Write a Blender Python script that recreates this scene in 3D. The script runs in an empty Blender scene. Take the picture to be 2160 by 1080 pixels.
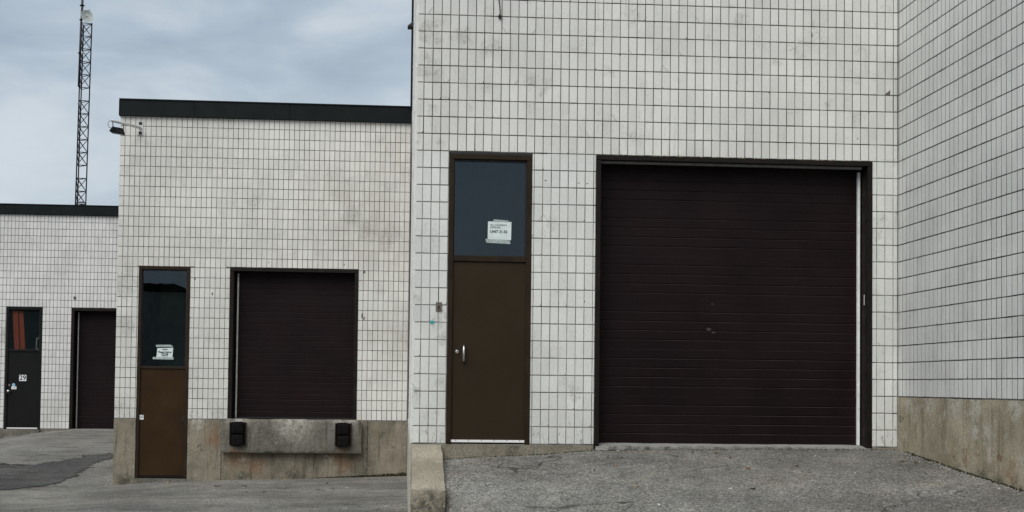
import bpy, bmesh, math, random
from mathutils import Vector, Matrix, noise

R = math.radians
scene = bpy.context.scene
COL = scene.collection
rnd = random.Random(7)

# ------------------------------------------------------------------ camera
# camera at the origin, z is measured from the lens; main wall faces -Y
FPX, PPX, PPY, PW, PH = 2478.2, 1019.6, 736.9, 2160, 1080
CR = Vector((0.997716, -0.066510, 0.011799))
CU = Vector((-0.013787, -0.029511, 0.999469))
CF = Vector((0.066126, 0.997349, 0.030361))
cam = bpy.data.cameras.new('camera')
cam.sensor_width = 36
cam.lens = FPX / PW * 36
cam.shift_x = (PW / 2 - PPX) / PW
cam.shift_y = (PPY - PH / 2) / PW
cam.clip_start, cam.clip_end = 0.1, 3000
camo = bpy.data.objects.new('camera', cam)
COL.objects.link(camo)
camo.matrix_world = Matrix(((CR.x, CU.x, -CF.x, 0), (CR.y, CU.y, -CF.y, 0), (CR.z, CU.z, -CF.z, 0), (0, 0, 0, 1)))
scene.camera = camo

# ------------------------------------------------------------------ light
SUN_EL, SUN_AZ = 47, -33          # degrees; azimuth turns the light's heading towards +X when negative
world = bpy.data.worlds.new('World')
scene.world = world
world.use_nodes = True
wt = world.node_tree
wt.nodes.clear()
def wn(t, **k):
    n = wt.nodes.new(t)
    for a, b in k.items():
        setattr(n, a, b)
    return n
wo = wn('ShaderNodeOutputWorld'); bg = wn('ShaderNodeBackground'); bg.inputs['Strength'].default_value = 0.066
sky = wn('ShaderNodeTexSky', sky_type='NISHITA', sun_disc=False, sun_elevation=R(SUN_EL), sun_rotation=math.atan2(math.sin(R(SUN_AZ)), -math.cos(R(SUN_AZ))))
tc = wn('ShaderNodeTexCoord')
mp = wn('ShaderNodeMapping'); mp.inputs['Scale'].default_value = (1.6, 1.6, 4.2); mp.inputs['Location'].default_value = (0.35, 0.1, 0.62)
mp.inputs['Rotation'].default_value = (0.0, 0.16, 0.0)
nz = wn('ShaderNodeTexNoise'); nz.inputs['Scale'].default_value = 3.1; nz.inputs['Detail'].default_value = 7; nz.inputs['Roughness'].default_value = 0.5; nz.inputs['Distortion'].default_value = 0.35
cr = wn('ShaderNodeValToRGB')
e = cr.color_ramp.elements
e[0].position, e[0].color = 0.36, (3.05, 3.72, 4.52, 1)
e[1].position, e[1].color = 0.63, (5.6, 6.15, 6.6, 1)
m_ = e.new(0.50); m_.color = (4.0, 4.75, 5.5, 1)
mx = wn('ShaderNodeMix', data_type='RGBA'); mx.inputs['Factor'].default_value = 0.88
wl = wt.links.new
wl(tc.outputs['Generated'], mp.inputs['Vector']); wl(mp.outputs[0], nz.inputs['Vector']); wl(nz.outputs[0], cr.inputs[0])
wl(sky.outputs[0], mx.inputs[6]); wl(cr.outputs[0], mx.inputs[7]); 
sx = wn('ShaderNodeSeparateXYZ'); hz = wn('ShaderNodeMapRange', interpolation_type='SMOOTHSTEP')
hz.inputs[1].default_value, hz.inputs[2].default_value, hz.inputs[3].default_value, hz.inputs[4].default_value = 0.12, 0.33, 0.62, 0.0
n2 = wn('ShaderNodeTexNoise'); n2.inputs['Scale'].default_value = 3.4; n2.inputs['Detail'].default_value = 5; wl(mp.outputs[0], n2.inputs['Vector'])
r2 = wn('ShaderNodeMapRange'); r2.inputs[1].default_value, r2.inputs[2].default_value, r2.inputs[3].default_value, r2.inputs[4].default_value = 0.36, 0.60, 0.35, 1.0
mu = wn('ShaderNodeMath', operation='MULTIPLY'); mh = wn('ShaderNodeMix', data_type='RGBA'); mh.inputs[7].default_value = (6.0, 6.55, 7.0, 1)
wl(tc.outputs['Generated'], sx.inputs[0]); wl(sx.outputs[2], hz.inputs[0]); wl(n2.outputs[0], r2.inputs[0]); wl(hz.outputs[0], mu.inputs[0]); wl(r2.outputs[0], mu.inputs[1])
wl(mu.outputs[0], mh.inputs[0]); wl(mx.outputs[2], mh.inputs[6]); wl(mh.outputs[2], bg.inputs[0]); wl(bg.outputs[0], wo.inputs[0])

sun = bpy.data.lights.new('sun', 'SUN')
sun.energy = 1.5
sun.angle = R(50)
sun.color = (1.0, 0.97, 0.93)
suno = bpy.data.objects.new('sun', sun)
COL.objects.link(suno)
suno.rotation_euler = (R(90 - SUN_EL), 0, R(SUN_AZ))
suno.location = (0, -5, 30)

vs = scene.view_settings
scene.display_settings.display_device = 'sRGB'
vs.view_transform = 'Standard'
vs.look = 'None'
vs.gamma = 1
vs.use_curve_mapping = False
vs.exposure = 0.76

# ------------------------------------------------------------------ node helper
class NT:
    def __init__(s, name):
        s.mat = bpy.data.materials.new(name)
        s.mat.use_nodes = True
        s.t = s.mat.node_tree
        s.t.nodes.clear()
        s.out = s.n('ShaderNodeOutputMaterial')
        s.b = s.n('ShaderNodeBsdfPrincipled')
        s.link(s.b.outputs[0], s.out.inputs[0])
    def n(s, t, **k):
        n = s.t.nodes.new(t)
        for a, b in k.items():
            setattr(n, a, b)
        return n
    def link(s, a, b):
        s.t.links.new(a, b)
    def put(s, sock, v):
        if isinstance(v, bpy.types.NodeSocket):
            s.link(v, sock)
        elif isinstance(v, (tuple, list)) and len(v) == 3 and sock.type == 'RGBA':
            sock.default_value = (*v, 1)
        else:
            sock.default_value = v
    def pos(s):
        return s.n('ShaderNodeNewGeometry').outputs['Position']
    def m(s, op, a, b=0.0, c=None, clamp=False):
        n = s.n('ShaderNodeMath', operation=op, use_clamp=clamp)
        s.put(n.inputs[0], a); s.put(n.inputs[1], b)
        if c is not None: s.put(n.inputs[2], c)
        return n.outputs[0]
    def vm(s, op, a, b=(0, 0, 0)):
        n = s.n('ShaderNodeVectorMath', operation=op)
        s.put(n.inputs[0], a); s.put(n.inputs[1], b)
        return n.outputs['Value'] if op in ('DISTANCE', 'LENGTH') else n.outputs[0]
    def noise(s, vec, scale, detail=3, rough=0.55, dist=0.0):
        n = s.n('ShaderNodeTexNoise')
        n.inputs['Scale'].default_value = scale; n.inputs['Detail'].default_value = detail
        n.inputs['Roughness'].default_value = rough; n.inputs['Distortion'].default_value = dist
        s.link(vec, n.inputs['Vector'])
        return n.outputs[0]
    def vor(s, vec, scale, feature='F1', out=0):
        n = s.n('ShaderNodeTexVoronoi', feature=feature)
        n.inputs['Scale'].default_value = scale
        s.link(vec, n.inputs['Vector'])
        return n.outputs[out]
    def ramp(s, v, a, b, lo=0.0, hi=1.0):
        n = s.n('ShaderNodeMapRange', interpolation_type='SMOOTHSTEP')
        s.put(n.inputs[0], v)
        n.inputs[1].default_value, n.inputs[2].default_value = a, b
        n.inputs[3].default_value, n.inputs[4].default_value = lo, hi
        return n.outputs[0]
    def mix(s, f, a, b, mode='MIX'):
        n = s.n('ShaderNodeMix', data_type='RGBA', blend_type=mode)
        s.put(n.inputs[0], f); s.put(n.inputs[6], a); s.put(n.inputs[7], b)
        return n.outputs[2]
    def bump(s, h, strength=0.3, dist=0.01):
        n = s.n('ShaderNodeBump')
        n.inputs['Strength'].default_value = strength; n.inputs['Distance'].default_value = dist
        s.link(h, n.inputs['Height']); s.link(n.outputs[0], s.b.inputs['Normal'])
    def fin(s, col, rough=0.6, metal=0.0, spec=None):
        s.put(s.b.inputs['Base Color'], col)
        s.put(s.b.inputs['Roughness'], rough)
        s.b.inputs['Metallic'].default_value = metal
        if spec is not None: s.b.inputs['Specular IOR Level'].default_value = spec
        return s.mat

def spots(s, P, pts):
    """largest of several soft discs (x, y, z, radius) around points"""
    acc = None
    wv = s.n('ShaderNodeTexNoise'); wv.inputs['Scale'].default_value = 6.5; wv.inputs['Detail'].default_value = 5; wv.inputs['Roughness'].default_value = 0.65; s.link(P, wv.inputs['Vector'])
    sub = s.vm('SUBTRACT', wv.outputs['Color'], (0.5, 0.5, 0.5))
    wp = s.vm('MULTIPLY', sub, (0.34, 0.34, 0.42))
    P = s.vm('ADD', P, wp)
    for (x, y, z, r) in pts:
        d = s.vm('DISTANCE', P, (x, y, z))
        v = s.ramp(d, r * 0.1, r * 1.1, 1.0, 0.0)
        acc = v if acc is None else s.m('MAXIMUM', acc, v)
    return acc

def paint_blocks(name, base, W, H, off, stains=(), warm=(), scuff_z=None, grime=0.5, coat=None):
    s = NT(name); P = s.pos()
    cell = s.vm('SNAP', s.vm('SUBTRACT', P, off), (W, W, H))
    wnz = s.n('ShaderNodeTexWhiteNoise', noise_dimensions='3D'); s.link(cell, wnz.inputs[0])
    v = s.ramp(wnz.outputs[0], 0, 1, 0.95, 1.03)
    big = s.ramp(s.noise(P, 0.9, 5, 0.6), 0.35, 0.65, 0.92, 1.05)
    v = s.m('MULTIPLY', v, big)
    grain = s.ramp(s.noise(P, 120, 3, 0.7), 0.3, 0.7, 0.90, 1.07)
    v = s.m('MULTIPLY', v, grain)
    col = s.mix(1.0, base, s.n('ShaderNodeCombineColor').outputs[0], 'MULTIPLY')
    cc = s.t.nodes[-1]
    cn = [n for n in s.t.nodes if n.bl_idname == 'ShaderNodeCombineColor'][-1]
    for i in range(3): s.link(v, cn.inputs[i])
    if coat:                    # cooler, whiter coat rolled over the courses beside the doors
        sz0 = s.n('ShaderNodeSeparateXYZ'); s.link(P, sz0.inputs[0])
        col = s.mix(s.m('LESS_THAN', sz0.outputs[2], coat), col, (0.985, 1.0, 1.005), 'MULTIPLY')
    # drifting grime, patchy
    g = s.m('MULTIPLY', s.ramp(s.noise(P, 2.6, 6, 0.68), 0.52, 0.74), s.ramp(s.noise(P, 38, 4, 0.7), 0.36, 0.66))
    col = s.mix(s.m('MULTIPLY', g, grime), col, (0.27, 0.26, 0.235))
    # thin rain streaks
    st = s.n('ShaderNodeMapping'); st.inputs['Scale'].default_value = (9, 9, 0.55); s.link(P, st.inputs['Vector'])
    sk = s.m('MULTIPLY', s.ramp(s.noise(st.outputs[0], 3.0, 4, 0.6), 0.55, 0.78), s.ramp(s.noise(P, 1.1, 2), 0.45, 0.62))
    col = s.mix(s.m('MULTIPLY', sk, 0.75 * grime), col, (0.22, 0.21, 0.19))
    if warm:
        w = s.m('MULTIPLY', spots(s, P, warm), s.m('ADD', s.m('MULTIPLY', s.ramp(s.noise(P, 3.2, 5, 0.65), 0.30, 0.66), 0.5), s.m('MULTIPLY', s.ramp(s.noise(st.outputs[0], 4.0, 5, 0.65), 0.42, 0.66), 0.6)))
        col = s.mix(s.m('MULTIPLY', w, 0.45), col, (0.40, 0.36, 0.30))
    if stains:
        w = s.m('MULTIPLY', spots(s, P, stains), s.m('MULTIPLY', s.ramp(s.noise(P, 24, 5, 0.75), 0.28, 0.66), s.ramp(s.noise(st.outputs[0], 6.0, 4, 0.6), 0.30, 0.55, 0.45, 1.0)))
        col = s.mix(s.m('MULTIPLY', w, 0.52), col, (0.17, 0.16, 0.13))
    if scuff_z is not None:
        sz = s.n('ShaderNodeSeparateXYZ'); s.link(P, sz.inputs[0])
        low = s.ramp(sz.outputs[2], scuff_z[0], scuff_z[1], 1.0, 0.0)
        sm = s.n('ShaderNodeMapping'); sm.inputs['Scale'].default_value = (1.5, 1.5, 0.8); s.link(P, sm.inputs['Vector'])
        f = s.m('MULTIPLY', low, s.ramp(s.noise(sm.outputs[0], 15, 5, 0.7, 0.2), 0.56, 0.66))
        col = s.mix(s.m('MULTIPLY', f, 0.58), col, (0.22, 0.205, 0.17))
    s.bump(s.m('ADD', s.noise(P, 140, 4, 0.7), s.m('MULTIPLY', s.noise(P, 22, 3), 0.6)), 0.35, 0.004)
    return s.fin(col, 0.72, spec=0.25)

def joints(name, z0, H, hor, ver, ver2, W, zp=None):
    s = NT(name); P = s.pos()
    sp = s.n('ShaderNodeSeparateXYZ'); s.link(P, sp.inputs[0])
    k = s.m('FRACT', s.m('DIVIDE', s.m('SUBTRACT', sp.outputs[2], z0 - 20 * H), H))
    if zp is not None:          # lower courses were repainted, joints and all
        low = s.m('MULTIPLY', s.m('LESS_THAN', sp.outputs[2], zp), s.ramp(s.noise(P, 2.2, 3), 0.3, 0.55))
        ver = s.mix(low, ver, (0.42, 0.41, 0.395)); ver2 = s.mix(low, ver2, (0.24, 0.23, 0.22)); hor = s.mix(low, hor, (0.20, 0.19, 0.18))
    band = s.m('GREATER_THAN', s.m('ABSOLUTE', s.m('SUBTRACT', k, 0.5)), 0.465)
    cell = s.vm('SNAP', s.vm('ADD', P, (W / 2, W / 2, -z0)), (W, W, H))
    wnz = s.n('ShaderNodeTexWhiteNoise', noise_dimensions='3D'); s.link(cell, wnz.inputs[0])
    vcol = s.mix(s.ramp(wnz.outputs[0], 0.45, 0.97), ver, ver2)
    col = s.mix(band, vcol, s.mix(s.ramp(s.noise(P, 3.0, 3), 0.35, 0.65), hor, s.mix(0.12, hor, (0.9, 0.88, 0.85))))
    col = s.mix(s.m('MULTIPLY', s.ramp(s.noise(P, 30, 4, 0.7), 0.35, 0.7), 0.35), col, (0.09, 0.082, 0.076))
    s.bump(s.noise(P, 90, 3), 0.5, 0.006)
    return s.fin(col, 0.9, spec=0.1)

def concrete(name, a, b, rust=(), dark=(), palept=(), pale=0.3, streak=0.5, moss_z=None, bumpk=0.45):
    s = NT(name); P = s.pos()
    col = s.mix(s.ramp(s.noise(P, 1.7, 6, 0.65), 0.33, 0.67), a, b)
    st = s.n('ShaderNodeMapping'); st.inputs['Scale'].default_value = (5, 5, 0.42); s.link(P, st.inputs['Vector'])
    col = s.mix(s.m('MULTIPLY', s.ramp(s.noise(st.outputs[0], 2.2, 5, 0.65), 0.48, 0.72), streak), col, tuple(c * 0.45 for c in a))
    col = s.mix(s.m('MULTIPLY', s.ramp(s.noise(P, 5.5, 7, 0.72, 0.4), 0.57, 0.66), pale), col, (0.50, 0.48, 0.42))
    if palept:
        w = s.m('MULTIPLY', spots(s, P, palept), s.ramp(s.noise(P, 9, 6, 0.7), 0.34, 0.58))
        col = s.mix(s.m('MULTIPLY', w, 0.75), col, (0.58, 0.555, 0.49))
    pit = s.ramp(s.noise(P, 46, 4, 0.75), 0.36, 0.68, 0.72, 1.14)
    cn = s.n('ShaderNodeCombineColor')
    for i in range(3): s.link(pit, cn.inputs[i])
    col = s.mix(1.0, col, cn.outputs[0], 'MULTIPLY')
    if rust:
        w = s.m('MULTIPLY', spots(s, P, rust), s.ramp(s.noise(P, 14, 4, 0.7), 0.34, 0.62))
        col = s.mix(s.m('MULTIPLY', w, 0.70), col, (0.24, 0.115, 0.045))
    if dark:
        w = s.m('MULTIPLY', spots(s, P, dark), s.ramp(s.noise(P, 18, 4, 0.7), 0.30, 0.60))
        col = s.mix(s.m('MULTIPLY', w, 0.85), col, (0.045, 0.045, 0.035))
    s.bump(s.m('ADD', s.noise(P, 60, 5, 0.75), s.m('MULTIPLY', s.noise(P, 9, 4), 1.4)), bumpk, 0.02)
    return s.fin(col, 0.88, spec=0.2)

def asphalt(name, base, k=1.0):
    s = NT(name); P = s.pos()
    big = s.ramp(s.noise(P, 0.55, 6, 0.62), 0.30, 0.70, 0.64, 1.30)
    mid = s.ramp(s.noise(P, 4.5, 5, 0.7), 0.30, 0.70, 0.84, 1.14)
    warp = s.n('ShaderNodeVectorMath', operation='ADD')
    s.link(P, warp.inputs[0])
    v1 = s.n('ShaderNodeTexVoronoi'); v1.inputs['Scale'].default_value = 58; s.link(P, v1.inputs['Vector'])
    hue = s.n('ShaderNodeSeparateColor'); s.link(v1.outputs['Color'], hue.inputs[0])
    agg = s.ramp(hue.outputs[0], 0.0, 1.0, 1 - 0.42 * k, 1 + 0.50 * k)
    v2 = s.n('ShaderNodeTexVoronoi'); v2.inputs['Scale'].default_value = 150; s.link(P, v2.inputs['Vector'])
    h2 = s.n('ShaderNodeSeparateColor'); s.link(v2.outputs['Color'], h2.inputs[0])
    agg2 = s.ramp(h2.outputs[1], 0.0, 1.0, 1 - 0.30 * k, 1 + 0.32 * k)
    v = s.m('MULTIPLY', s.m('MULTIPLY', big, mid), s.m('MULTIPLY', agg, agg2))
    cn = s.n('ShaderNodeCombineColor')
    for i in range(3): s.link(v, cn.inputs[i])
    tint = s.mix(s.ramp(s.noise(P, 1.3, 4), 0.4, 0.65), base, (base[0] * 1.05, base[1] * 1.02, base[2] * 0.97))
    col = s.mix(1.0, tint, cn.outputs[0], 'MULTIPLY')
    spb = s.n('ShaderNodeSeparateXYZ'); s.link(P, spb.inputs[0])      # older, bleached surfacing towards the far unit
    bl = s.m('MULTIPLY', s.m('MULTIPLY', s.ramp(spb.outputs[1], 22.5, 29, 0.0, 1.0), s.ramp(spb.outputs[0], -6.5, -5.0, 1.0, 0.0)), s.ramp(s.noise(P, 1.2, 5, .65), 0.36, 0.58))
    col = s.mix(s.m('MULTIPLY', bl, 0.55 * (1 if base[0] > .1 else 0)), col, (0.27, 0.262, 0.24))
    # pale stone chips
    chip = s.m('GREATER_THAN', hue.outputs[1], 0.985)
    col = s.mix(s.m('MULTIPLY', chip, 0.55 * k), col, (0.48, 0.46, 0.41))
    # drag streaks along x
    st = s.n('ShaderNodeMapping'); st.inputs['Scale'].default_value = (0.35, 2.2, 1); s.link(P, st.inputs['Vector'])
    sxp = s.n('ShaderNodeSeparateXYZ'); s.link(P, sxp.inputs[0])
    drag = s.m('MULTIPLY', s.ramp(s.noise(st.outputs[0], 1.8, 6, 0.68, 0.4), 0.50, 0.66, 0.0, 0.62), s.ramp(sxp.outputs[0], -0.3, 0.6, 1.0, 0.25))
    col = s.mix(drag, col, tuple(c * 0.42 for c in base))
    # cracks
    wv = s.n('ShaderNodeTexNoise'); wv.inputs['Scale'].default_value = 2.6; wv.inputs['Detail'].default_value = 5; s.link(P, wv.inputs['Vector'])
    off = s.n('ShaderNodeVectorMath', operation='MULTIPLY_ADD')
    s.link(wv.outputs['Color'], off.inputs[0]); off.inputs[1].default_value = (0.7, 0.7, 0); s.link(P, off.inputs[2])
    d = s.vor(off.outputs[0], 0.62, 'DISTANCE_TO_EDGE')
    cm = s.m('MULTIPLY', s.ramp(d, 0.002, 0.011, 1.0, 0.0), s.ramp(s.noise(P, 0.8, 3), 0.50, 0.60))
    col = s.mix(s.m('MULTIPLY', cm, 0.80), col, (0.02, 0.02, 0.018))
    hgt = s.m('ADD', s.m('MULTIPLY', v1.outputs['Distance'], -1.0), s.m('MULTIPLY', cm, -1.0))
    s.bump(hgt, 0.75, 0.012)
    return s.fin(col, 0.92, spec=0.25)

def plain(name, col, rough=0.5, metal=0.0, var=0.12, scale=6, spec=None, bump=0.0, dirt=None):
    s = NT(name); P = s.pos()
    f = s.ramp(s.noise(P, scale, 5, 0.65), 0.3, 0.7)
    c = s.mix(f, tuple(x * (1 - var) for x in col), tuple(x * (1 + var) for x in col))
    if dirt:
        c = s.mix(s.m('MULTIPLY', s.ramp(s.noise(P, scale * 3.1, 6, 0.72), 0.52, 0.72), dirt[1]), c, dirt[0])
    r = s.ramp(s.noise(P, scale * 1.7, 4), 0.3, 0.7, max(0.02, rough - 0.08), min(1, rough + 0.08))
    if bump: s.bump(s.noise(P, scale * 4, 4), bump, 0.004)
    return s.fin(c, r, metal, spec)

def glass_mat(name):
    s = NT(name)
    tr = s.n('ShaderNodeBsdfTransparent'); tr.inputs[0].default_value = (0.80, 0.84, 0.82, 1)
    gl = s.n('ShaderNodeBsdfGlossy'); gl.inputs['Roughness'].default_value = 0.0; gl.inputs[0].default_value = (0.66, 0.80, 0.94, 1)
    P = s.pos()
    n = s.n('ShaderNodeBump'); n.inputs['Strength'].default_value = 0.02; n.inputs['Distance'].default_value = 0.02
    s.link(s.noise(P, 1.6, 2), n.inputs['Height']); s.link(n.outputs[0], gl.inputs['Normal'])
    fr = s.n('ShaderNodeFresnel'); fr.inputs[0].default_value = 1.5
    mxs = s.n('ShaderNodeMixShader')
    s.link(fr.outputs[0], mxs.inputs[0]); s.link(tr.outputs[0], mxs.inputs[1]); s.link(gl.outputs[0], mxs.inputs[2])
    s.link(mxs.outputs[0], s.out.inputs[0])
    s.t.nodes.remove(s.b)
    return s.mat

# ------------------------------------------------------------------ mesh helper
class MB:
    def __init__(s): s.v, s.f = [], []
    def add(s, verts, faces):
        k = len(s.v); s.v += [tuple(p) for p in verts]; s.f += [tuple(i + k for i in q) for q in faces]
    def box(s, x0, x1, y0, y1, z0, z1, c=0.0):
        if c <= 0:
            s.add([(x, y, z) for x in (x0, x1) for y in (y0, y1) for z in (z0, z1)],
                  [(0, 1, 3, 2), (4, 6, 7, 5), (0, 4, 5, 1), (2, 3, 7, 6), (0, 2, 6, 4), (1, 5, 7, 3)])
            return
        bm = bmesh.new(); bmesh.ops.create_cube(bm, size=1)
        for v in bm.verts:
            v.co = Vector(((x0 + x1) / 2 + v.co.x * (x1 - x0), (y0 + y1) / 2 + v.co.y * (y1 - y0), (z0 + z1) / 2 + v.co.z * (z1 - z0)))
        bmesh.ops.bevel(bm, geom=list(bm.edges), offset=c, segments=1, affect='EDGES', profile=0.5)
        s.bm(bm)
    def bm(s, bm, M=None):
        bm.verts.ensure_lookup_table(); bm.verts.index_update()
        s.add([(M @ v.co if M else v.co) for v in bm.verts], [[v.index for v in f.verts] for f in bm.faces])
        bm.free()
    def tube(s, pts, r, n=8, cap=True):
        pts = [Vector(p) for p in pts]; k = len(s.v)
        rr = r if isinstance(r, (list, tuple)) else [r] * len(pts)
        prev = None
        for i, p in enumerate(pts):
            d = (pts[min(i + 1, len(pts) - 1)] - pts[max(i - 1, 0)]).normalized()
            a = d.orthogonal().normalized() if prev is None else (prev - d * prev.dot(d)).normalized()
            prev = a; b = d.cross(a)
            s.v += [tuple(p + (a * math.cos(2 * math.pi * j / n) + b * math.sin(2 * math.pi * j / n)) * rr[i]) for j in range(n)]
        for i in range(len(pts) - 1):
            for j in range(n):
                j2 = (j + 1) % n
                s.f.append((k + i * n + j, k + i * n + j2, k + (i + 1) * n + j2, k + (i + 1) * n + j))
        if cap:
            s.f.append(tuple(k + j for j in reversed(range(n))))
            s.f.append(tuple(k + (len(pts) - 1) * n + j for j in range(n)))
    def lathe(s, prof, M, n=20):
        k = len(s.v)
        for (r, z) in prof:
            for j in range(n):
                t = 2 * math.pi * j / n
                s.v.append(tuple(M @ Vector((r * math.cos(t), r * math.sin(t), z))))
        for i in range(len(prof) - 1):
            for j in range(n):
                j2 = (j + 1) % n
                s.f.append((k + i * n + j, k + i * n + j2, k + (i + 1) * n + j2, k + (i + 1) * n + j))
        s.f.append(tuple(k + j for j in reversed(range(n))))
        s.f.append(tuple(k + (len(prof) - 1) * n + j for j in range(n)))
    def mesh(s, name, mat, smooth=False):
        me = bpy.data.meshes.new(name)
        me.from_pydata(s.v, [], s.f)
        bm = bmesh.new(); bm.from_mesh(me); bmesh.ops.recalc_face_normals(bm, faces=bm.faces); bm.to_mesh(me); bm.free()
        if smooth:
            for p in me.polygons: p.use_smooth = True
        me.materials.append(mat); me.update()
        return me
    def build(s, name, mat, parent=None, smooth=False, kind=None):
        o = bpy.data.objects.new(name, s.mesh(name, mat, smooth)); COL.objects.link(o)
        if parent: o.parent = parent
        if kind: o['kind'] = kind
        return o

def box(name, mat, parent, x0, x1, y0, y1, z0, z1, c=0.0):
    m = MB(); m.box(x0, x1, y0, y1, z0, z1, c); return m.build(name, mat, parent)
def empty(name, label=None, cat=None, group=None):
    o = bpy.data.objects.new(name, None); o.empty_display_size = 0.1; COL.objects.link(o)
    return tag(o, label, cat, group)
def tag(o, label=None, cat=None, group=None, kind=None):
    if label: o['label'] = label
    if cat: o['category'] = cat
    if group: o['group'] = group
    if kind: o['kind'] = kind
    return o
def rough_box(x0, x1, y0, y1, z0, z1, step, amp, seed, edge=0.0, shape=None):
    """box cut into cells whose points are pushed by noise: cast concrete with worn arrises"""
    nx, ny, nz_ = (max(1, round((b - a) / step)) for a, b in ((x0, x1), (y0, y1), (z0, z1)))
    bm = bmesh.new(); V = {}
    def vert(i, j, k):
        if (i, j, k) not in V:
            p = Vector((x0 + (x1 - x0) * i / nx, y0 + (y1 - y0) * j / ny, z0 + (z1 - z0) * k / nz_))
            q = noise.noise_vector(p * 3.1 + Vector((seed, 0, 0))) * amp + noise.noise_vector(p * 13 + Vector((seed, 3, 0))) * amp * 0.6
            if edge:
                on = [(i in (0, nx)), (j in (0, ny)), (k in (0, nz_))]
                if sum(on) >= 2:
                    e_ = edge * (0.6 + 0.8 * abs(noise.noise(p * 6 + Vector((0, seed, 0)))))
                    c = Vector(((x0 + x1) / 2, (y0 + y1) / 2, (z0 + z1) / 2))
                    for a in range(3):
                        if on[a]: q[a] += e_ * (1 if c[a] > p[a] else -1)
            p = p + q
            if shape: p = shape(p)
            V[(i, j, k)] = bm.verts.new(p)
        return V[(i, j, k)]
    for i in range(nx):
        for k in range(nz_):
            for j in (0, ny): bm.faces.new([vert(i, j, k), vert(i + 1, j, k), vert(i + 1, j, k + 1), vert(i, j, k + 1)])
    for i in range(nx):
        for j in range(ny):
            for k in (0, nz_): bm.faces.new([vert(i, j, k), vert(i + 1, j, k), vert(i + 1, j + 1, k), vert(i, j + 1, k)])
    for j in range(ny):
        for k in range(nz_):
            for i in (0, nx): bm.faces.new([vert(i, j, k), vert(i, j + 1, k), vert(i, j + 1, k + 1), vert(i, j, k + 1)])
    m = MB(); m.bm(bm); return m
def lerp_tab(x, tab):
    if x <= tab[0][0]: return tab[0][1]
    for (a, u), (b, v) in zip(tab, tab[1:]):
        if x <= b: return u + (v - u) * (x - a) / (b - a)
    return tab[-1][1]
def project(p):
    d = p.dot(CF)
    return (PPX + FPX * p.dot(CR) / d, PPY - FPX * p.dot(CU) / d, d)

# ------------------------------------------------------------------ dimensions
YM, YL, YF = 13.746, 23.65, 34.10        # fronts of the near, middle and far unit
XW = 5.9005                              # face of the wing on the right
XC = 0.0747                              # left corner of the near unit
W = 0.1012                               # block pitch
HM, ZM = 0.202, -0.686                   # course height, bottom course
HL, ZL = 0.2003, -0.738
HF, ZF = 0.2027, -1.380
ZWB = -0.080

# ------------------------------------------------------------------ materials
STAINS = [(0.258, YM, 4.241, .16), (0.321, YM, 4.073, .13), (0.326, YM, 3.668, .13), (0.246, YM, 3.83, .14), (0.20, YM, 3.70, .12),
          (0.16, YM, 4.10, .13), (0.27, YM, 3.22, .09), (0.14, YM, 2.86, .08), (0.40, YM, 2.86, .08), (0.62, YM, 4.12, .16), (0.95, YM, 4.0, .16),
          (1.45, YM, 3.62, .11), (1.62, YM, 3.55, .10), (2.4, YM, 3.72, .10), (3.95, YM, 4.40, .12), (4.42, YM, 3.92, .09),
          (5.02, YM, 3.42, .07), (5.63, YM, 2.03, .07), (5.72, YM, 2.06, .07), (5.68, YM, 1.85, .07), (0.36, YM, 0.78, .11), (0.43, YM, 0.80, .09),
          (0.44, YM, 0.55, .10), (0.10, YM, 0.99, .08), (0.42, YM, 0.05, .09), (0.12, YM, -0.1, .10), (1.99, YM, -0.05, .10), (2.03, YM, -0.15, .07)]
m_main = paint_blocks('painted_block_near', (0.70, 0.695, 0.655), W, HM, (XC, YM - 0.5, ZM), STAINS, (), (-0.62, 0.0), 0.55, ZM + HM * 17)
m_wing = paint_blocks('painted_block_wing', (0.68, 0.685, 0.655), W, HM, (XW - 0.5, YM, ZWB), (), (), None, 0.22)
m_left = paint_blocks('painted_block_middle', (0.69, 0.675, 0.63), W, HL, (-5.722, YL - 0.5, ZL),
                      [(-5.6, YL, 1.9, .45), (-5.5, YL, 1.1, .3), (-5.6, YL, -0.55, .35), (-4.15, YL, -0.66, .15), (-3.7, YL, -0.64, .2), (-2.05, YL, 2.1, .12), (-0.75, YL, 3.1, .3), (-1.1, YL, 3.35, .25), (-3.05, YL, 3.6, .2), (-0.35, YL, 2.95, .3)],
                      [(-0.9, YL, 3.4, 1.3), (-0.2, YL, 2.6, 1.0), (-0.15, YL, 0.9, 0.9), (-1.6, YL, 3.9, 0.8), (-0.2, YL, 4.4, 0.8)], None, 0.45, ZL + HL * 15)
m_far = paint_blocks('painted_block_far', (0.71, 0.705, 0.675), W, HF, (-18, YF - 0.5, ZF), [(-11.4, YF, 1.2, .3)], [(-9.9, YF, -0.9, .5)], None, 0.35)
m_side = paint_blocks('painted_block_side', (0.74, 0.735, 0.70), W, HM, (XC - 0.5, YM, ZM), (), (), None, 0.25)
j_main = joints('joint_near', ZM, HM, (0.045, 0.039, 0.034), (0.165, 0.153, 0.142), (0.035, 0.030, 0.027), W, ZM + HM * 17)
j_wing = joints('joint_wing', ZWB, HM, (0.030, 0.027, 0.027), (0.085, 0.085, 0.09), (0.03, 0.03, 0.033), W)
j_left = joints('joint_middle', ZL, HL, (0.115, 0.098, 0.093), (0.175, 0.152, 0.148), (0.11, 0.095, 0.092), W)
j_far = joints('joint_far', ZF, HF, (0.15, 0.14, 0.145), (0.24, 0.23, 0.24), (0.16, 0.15, 0.155), W)
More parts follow.
